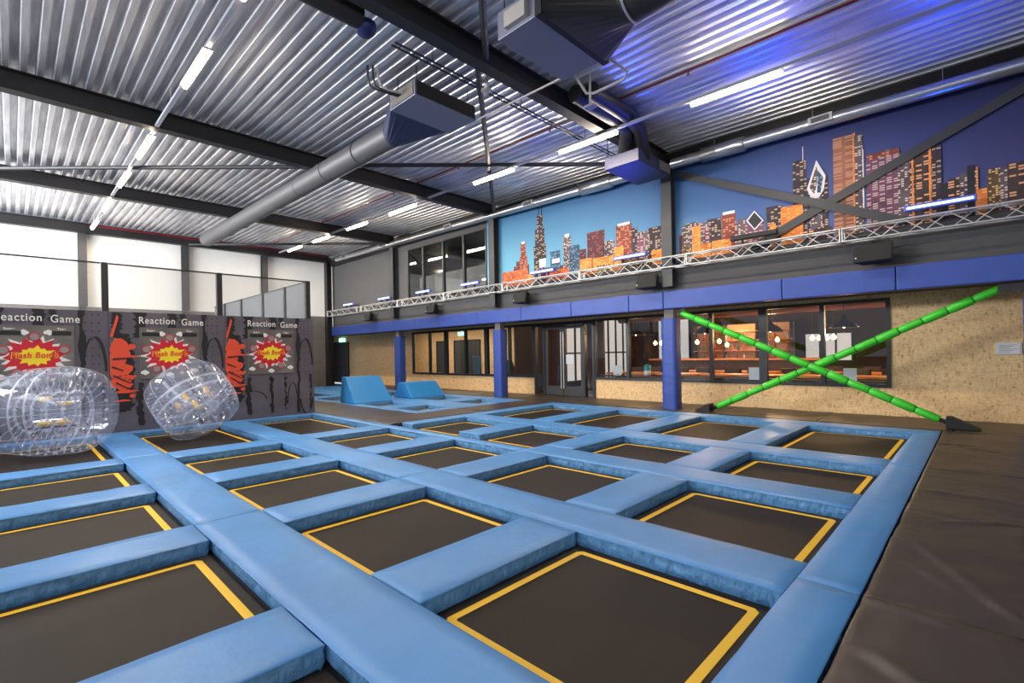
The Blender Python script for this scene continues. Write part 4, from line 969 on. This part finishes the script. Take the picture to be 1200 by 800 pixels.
for z, zn in ((.98, 'bottom'), (1.38, 'second'), (1.78, 'top')):
    for i in range(16):
        if i % 5 == 4: continue
        j = rr.randrange(4); o = bts[j]
        if k >= 4 or j != k: 
            o = o.copy(); COL.objects.link(o)
        o.location = (-8.45+i*.22, 19.75, z); tag(o, '%s bottle standing on the %s shelf behind the cafe bar' % (('amber', 'green', 'clear', 'red')[j], zn), 'bottle', '%s bottles on the %s bar shelf' % (('amber', 'green', 'clear', 'red')[j], zn)); k += 1
for o in bts:
    if o.location.length < .01: bpy.data.objects.remove(o)
# tables and chairs
def table():
    t = empty('cafe_table', '', 'table', 'wooden cafe tables')
    MB().box(-.68, .68, -.45, .45, .72, .77).build('table_top', M_wood, t, bevel=.006)
    for sx in (-.55, .55):
        for sy in (-.3, .3): MB().box(sx-.02, sx+.02, sy-.02, sy+.02, 0, .72).build('leg', M_black, t)
    return t
def chair():
    t = empty('cafe_chair', '', 'chair', 'dark cafe chairs')
    MB().box(-.2, .2, -.2, .2, .44, .48).build('seat', M_darkwood, t, bevel=.01)
    MB().box(-.2, .2, .18, .21, .62, .9).build('backrest', M_darkwood, t, bevel=.01)
    for sx in (-.18, .18):
        MB().tube([(sx, -.18, 0), (sx*.9, -.17, .44)], .013, 6).build('leg', M_black, t); MB().tube([(sx, .2, 0), (sx*.9, .19, .88)], .013, 6).build('leg', M_black, t)
    return t
T0, C0 = table(), chair(); first = [True, True]
tl = ['left of the blue column', 'right of the blue column', 'before the thick post', 'behind the green cross', 'past the green cross', 'at the window end']
for i, x in enumerate((-7.9, -6.4, -4.9, -3.4, -1.9, -.4)):
    for j, y in enumerate((13.5, 15.3)):
        o = T0 if (i == 0 and j == 0) else copy_tree(T0); o.location = (x, y, 0)
        o['label'] = 'orange wooden cafe table '+tl[i]+(', close to the glass' if j == 0 else ', one row back')
        for q, (dx, dy, rz) in enumerate(((-.3, .62, 0), (.35, .62, 0)) if j == 0 else ((-.3, .62, 0), (.35, .62, 0), (-.3, -.62, math.pi), (.35, -.62, math.pi))):
            c = C0 if (i == 0 and j == 0 and q == 0) else copy_tree(C0); c.location = (x+dx, y+dy, 0); c.rotation_euler = (0, 0, rz+.1*math.sin(i*3+q))
            c['label'] = 'dark cafe chair, %s %s seat, %s' % (('far', 'far', 'near', 'near')[q], ('left', 'right', 'left', 'right')[q], tl[i]+(', table by glass' if j == 0 else ', second table row'))
# pendant domes
def pendant():
    t = empty('pendant_lamp', '', 'pendant lamp', 'dark dome pendant lamps in the cafe')
    MB().lathe([(.03, .30), (.05, .22), (.10, .18), (.22, .10), (.30, 0), (.31, -.02), (.29, -.01), (.2, .08), (.05, .19)], 28).build('lamp_shade', M_dome, t)
    MB().tube([(0, 0, .28), (0, 0, 1.25)], .008, 6).build('cord', M_black, t)
    MB().lathe([(0, -.03), (.035, 0), (.035, .05), (0, .09)], 12).build('light_bulb', M_bulb, t)
    return t
pd = pendant()
for i, (px_, py_, Y, l) in enumerate(((745, 392, 14.2, 'left of the nearest padded column'), (826, 390, 14.2, 'right of the nearest padded column'), (903, 388, 14.2, 'above the green cross left arm'), (989, 383, 14.0, 'large one right of the green cross centre'))):
    o = pd if i == 0 else copy_tree(pd); p = at(px_, py_, Y); o.location = (p.x, Y, p.z); o['label'] = 'dark dome pendant lamp in the cafe, '+l
    d = bpy.data.lights.new('pendant_glow', 'POINT'); d.energy = 45; d.color = (1, .6, .28); d.shadow_soft_size = .08
    q = bpy.data.objects.new('pendant_glow', d); COL.objects.link(q); q.location = (p.x, Y, p.z-.1)
gb = None
for i, (px_, py_) in enumerate(((768, 402), (775, 402), (817, 401), (843, 400), (852, 404), (911, 398), (952, 396), (960, 396), (969, 395.5), (977, 395))):
    p = at(px_, py_, 16.4)
    if gb is None:
        gb = empty('globe_bulb', '', 'hanging bulb', 'bare glowing bulbs hanging over the bar')
        MB().lathe([(0, -.07), (.04, -.055), (.065, -.01), (.06, .03), (.03, .06), (.02, .09), (0, .09)], 14).build('glass_globe', M_bulb, gb); MB().tube([(0, 0, .09), (0, 0, 1.5)], .005, 5).build('cord', M_black, gb); o = gb
    else: o = copy_tree(gb)
    o.location = p; o['label'] = 'bare warm bulb over the cafe bar, %s' % ['leftmost of all', 'touching the left side of the blue column', 'first right of the blue column', 'brightest below the left arm of the green cross', 'small one just below the left green arm', 'left of the middle window post', 'first of four right of the middle post', 'second of four right of the middle post', 'third of four right of the middle post', 'fourth of four, beside the large dome'][i]
for x, y, e in ((-7.5, 16.5, 75), (-4.5, 15.5, 75), (-1.5, 15.5, 75), (-6.8, 19, 70)):
    d = bpy.data.lights.new('bulb_glow', 'POINT'); d.energy = e*1.2; d.color = (1, .6, .3); d.shadow_soft_size = .15
    q = bpy.data.objects.new('bulb_glow', d); COL.objects.link(q); q.location = (x, y, 2.2)
tag(MB().tube([(-9, 14.6, 2.52), (2.5, 14.6, 2.52)], .14, 20).build('cafe_duct', M_copper), 'warm lit round duct under the cafe ceiling', 'air duct')
tag(MB().tube([(-9, 16.2, 2.55), (2.5, 16.2, 2.55)], .025, 8).build('cafe_pipe', M_copper), 'thin warm lit pipe under the cafe ceiling', 'pipe')
# small things on the sill
t = empty('dispenser', 'teal and white can standing on the sill left of the nearest padded column', 'can', None, (-7.05, YW+.28, .72)); MB().lathe([(0, 0), (.1, 0), (.1, .14), (0, .14)], 16).build('base', M_paper, t); MB().lathe([(.1, .14), (.1, .28), (.04, .32), (0, .32)], 16).build('lid', mat('teal_paint', (.02, .3, .32), .4), t)
t = empty('desk_fan', 'round pale disc shaped object on the sill near the glass doors', 'disc', None, (-8.05, YW+.28, .72)); MB().tube([(0, 0, .12), (0, .04, .12)], .17, 20).build('face', M_paper, t); MB().box(-.05, .05, 0, .04, -.0, .02).build('foot', M_greyp, t)
for x, l in ((-4.05, 'left of the thick window post'), (-2.1, 'behind the right arm of the green cross')):
    tag(MB().box(x-.12, x+.12, YW+.02, YW+.03, .68, .98).build('notice', M_paper), 'white sheet standing against the cafe window '+l, 'notice')
struct(MB().box(-8.8, WX1, YW+.16, YW+.45, .66, .70), 'trim_1', M_darkwood)

# corridor behind the far window
struct(MB().box(-25.5, -12.3, 16.4, 16.5, 0, 3), 'wall_corridor', M_osb)
struct(MB().box(-25.5, -12.3, YW+.16, 16.4, -.12, 0), 'floor_corridor', M_floor)
struct(MB().box(-25.5, -12.3, YW+.3, 16.4, 2.9, 3.0), 'ceiling_corridor', M_grey)
struct(MB().box(-25.7, -25.5, YW+.16, 16.5, 0, 3), 'wall_corridor_left', M_grey)
area('corridor_light', (-19, 14.6, 2.85), (0, 0, -1), 8, .3, 170, (1, .85, .65))
for i, (x0, x1) in enumerate([(at(a_, 420, 16.35).x, at(b_, 420, 16.35).x) for a_, b_ in ((512.5, 521.5), (533, 546), (549, 562))]):
    t = bpy.data.objects.new('door_%d' % (3+i), None); COL.objects.link(t); t['kind'] = 'structure'
    MB().box(x0, x1, 16.35, 16.39, 0, 2.1).build('door_leaf', M_steel2, t); MB().box(x0-.06, x0, 16.33, 16.39, 0, 2.16).box(x1, x1+.06, 16.33, 16.39, 0, 2.16).box(x0, x1, 16.33, 16.39, 2.1, 2.16).build('door_frame', M_black, t)
p = at(542, 391, 13.6); exitsign(p.x, p.z-.08, 13.6, 'small lit exit sign seen behind the far window', .8, 2.9-(p.z-.08)-.16)
MB_ = None
# faceted climbing volumes seen through the glass left of the doors
for i, (pts, c, l) in enumerate((([(590, 417), (598, 428), (590, 440), (583, 440)], (.02, .16, .17), 'teal'), ([(604, 417), (612, 418), (611, 440), (602, 430)], (.06, .16, .3), 'blue'), ([(598, 421), (610, 440), (603, 440), (596, 428)], (.28, .04, .05), 'dark red'),
                                 ([(617, 408), (626, 420), (626, 440), (614, 440)], (.05, .05, .14), 'violet'), ([(553, 417), (562, 418), (562, 441), (556, 441)], (.05, .13, .25), 'pale blue'))):
    q = [at(x, y, 14.2+.15*i) for x, y in pts]; m = MB(); zm = (max(a.z for a in q)+min(a.z for a in q))/2; m.ext([(a.x, a.z if a.z > zm else 0.0) for a in q], 14.2+.15*i, 14.28+.15*i)
    tag(m.build('climbing_panel', mat('painted_'+l.replace(' ', '_'), c, .6)), l+' angular climbing wall panel seen through the glass left of the doors', 'climbing panel', 'angular climbing wall panels')
tag(MB().box(-10.9, -9.95, 15.0, 15.1, 0, 2.6).build('wooden_partition', M_darkwood), 'dark wooden partition seen through the left glass door leaf', 'partition')
# mezzanine room
struct(MB().box(-17.2, -11.4, 15.5, 15.6, 3.3, 5.9), 'wall_mezzanine_back', M_grey); struct(MB().box(-17.2, -11.4, YU+.16, 15.5, 3.3, 3.4), 'floor_mezzanine', M_floor)
struct(MB().box(-17.3, -17.2, YU+.16, 15.6, 3.3, 5.9), 'wall_mezzanine_left', M_steel2); struct(MB().box(-11.4, -11.3, YU+.16, 15.6, 3.3, 5.9), 'wall_mezzanine_right', M_steel2); struct(MB().box(-17.3, -11.3, YU+.16, 15.6, 5.75, 5.9), 'ceiling_mezzanine', M_black)
t = empty('strip_light', 'warm strip light seen inside the mezzanine room behind the second window pane', 'ceiling light')
p, q = at(501, 321, 13.2), at(519, 317, 13.2); MB().tube([p, q], .03, 8).build('lamp_tube', M_lamp, t)
t = empty('dome_lamp', 'brass dome lamp inside the mezzanine room behind the third window pane', 'lamp', None, at(537, 292, 13.0)); MB().lathe([(.03, .3), (.06, .12), (.4, 0), (.38, .0), (.05, .1)], 20).build('lamp_shade', mat('brass', (.3, .2, .06), .3, metal=.7), t); MB().tube([(0, 0, .28), (0, 0, 1.0)], .01, 6).build('cord', M_black, t)
for x, y, l in ((528.5, 282, 'left'), (533, 281.5, 'right'), (569, 274, 'single')):
    p = at(x, y, 12.6); tag(MB().lathe([(0, -.05), (.05, 0), (0, .05)], 12, c=tuple(p)).build('globe_bulb', M_bulb), 'small warm bulb in the mezzanine room, %s one' % l, 'hanging bulb')
area('mezzanine_light', (-14, 13.5, 5.6), (0, 0, -1), 3, 1, 30, (1, .85, .7))
tag(MB().box(-16.6, -12.0, YU+.5, YU+.54, 3.6, 4.6).build('low_partition', M_greyp), 'low grey partition behind the mezzanine windows', 'partition')  # grey sheet added to imitate reflections in the lower panes
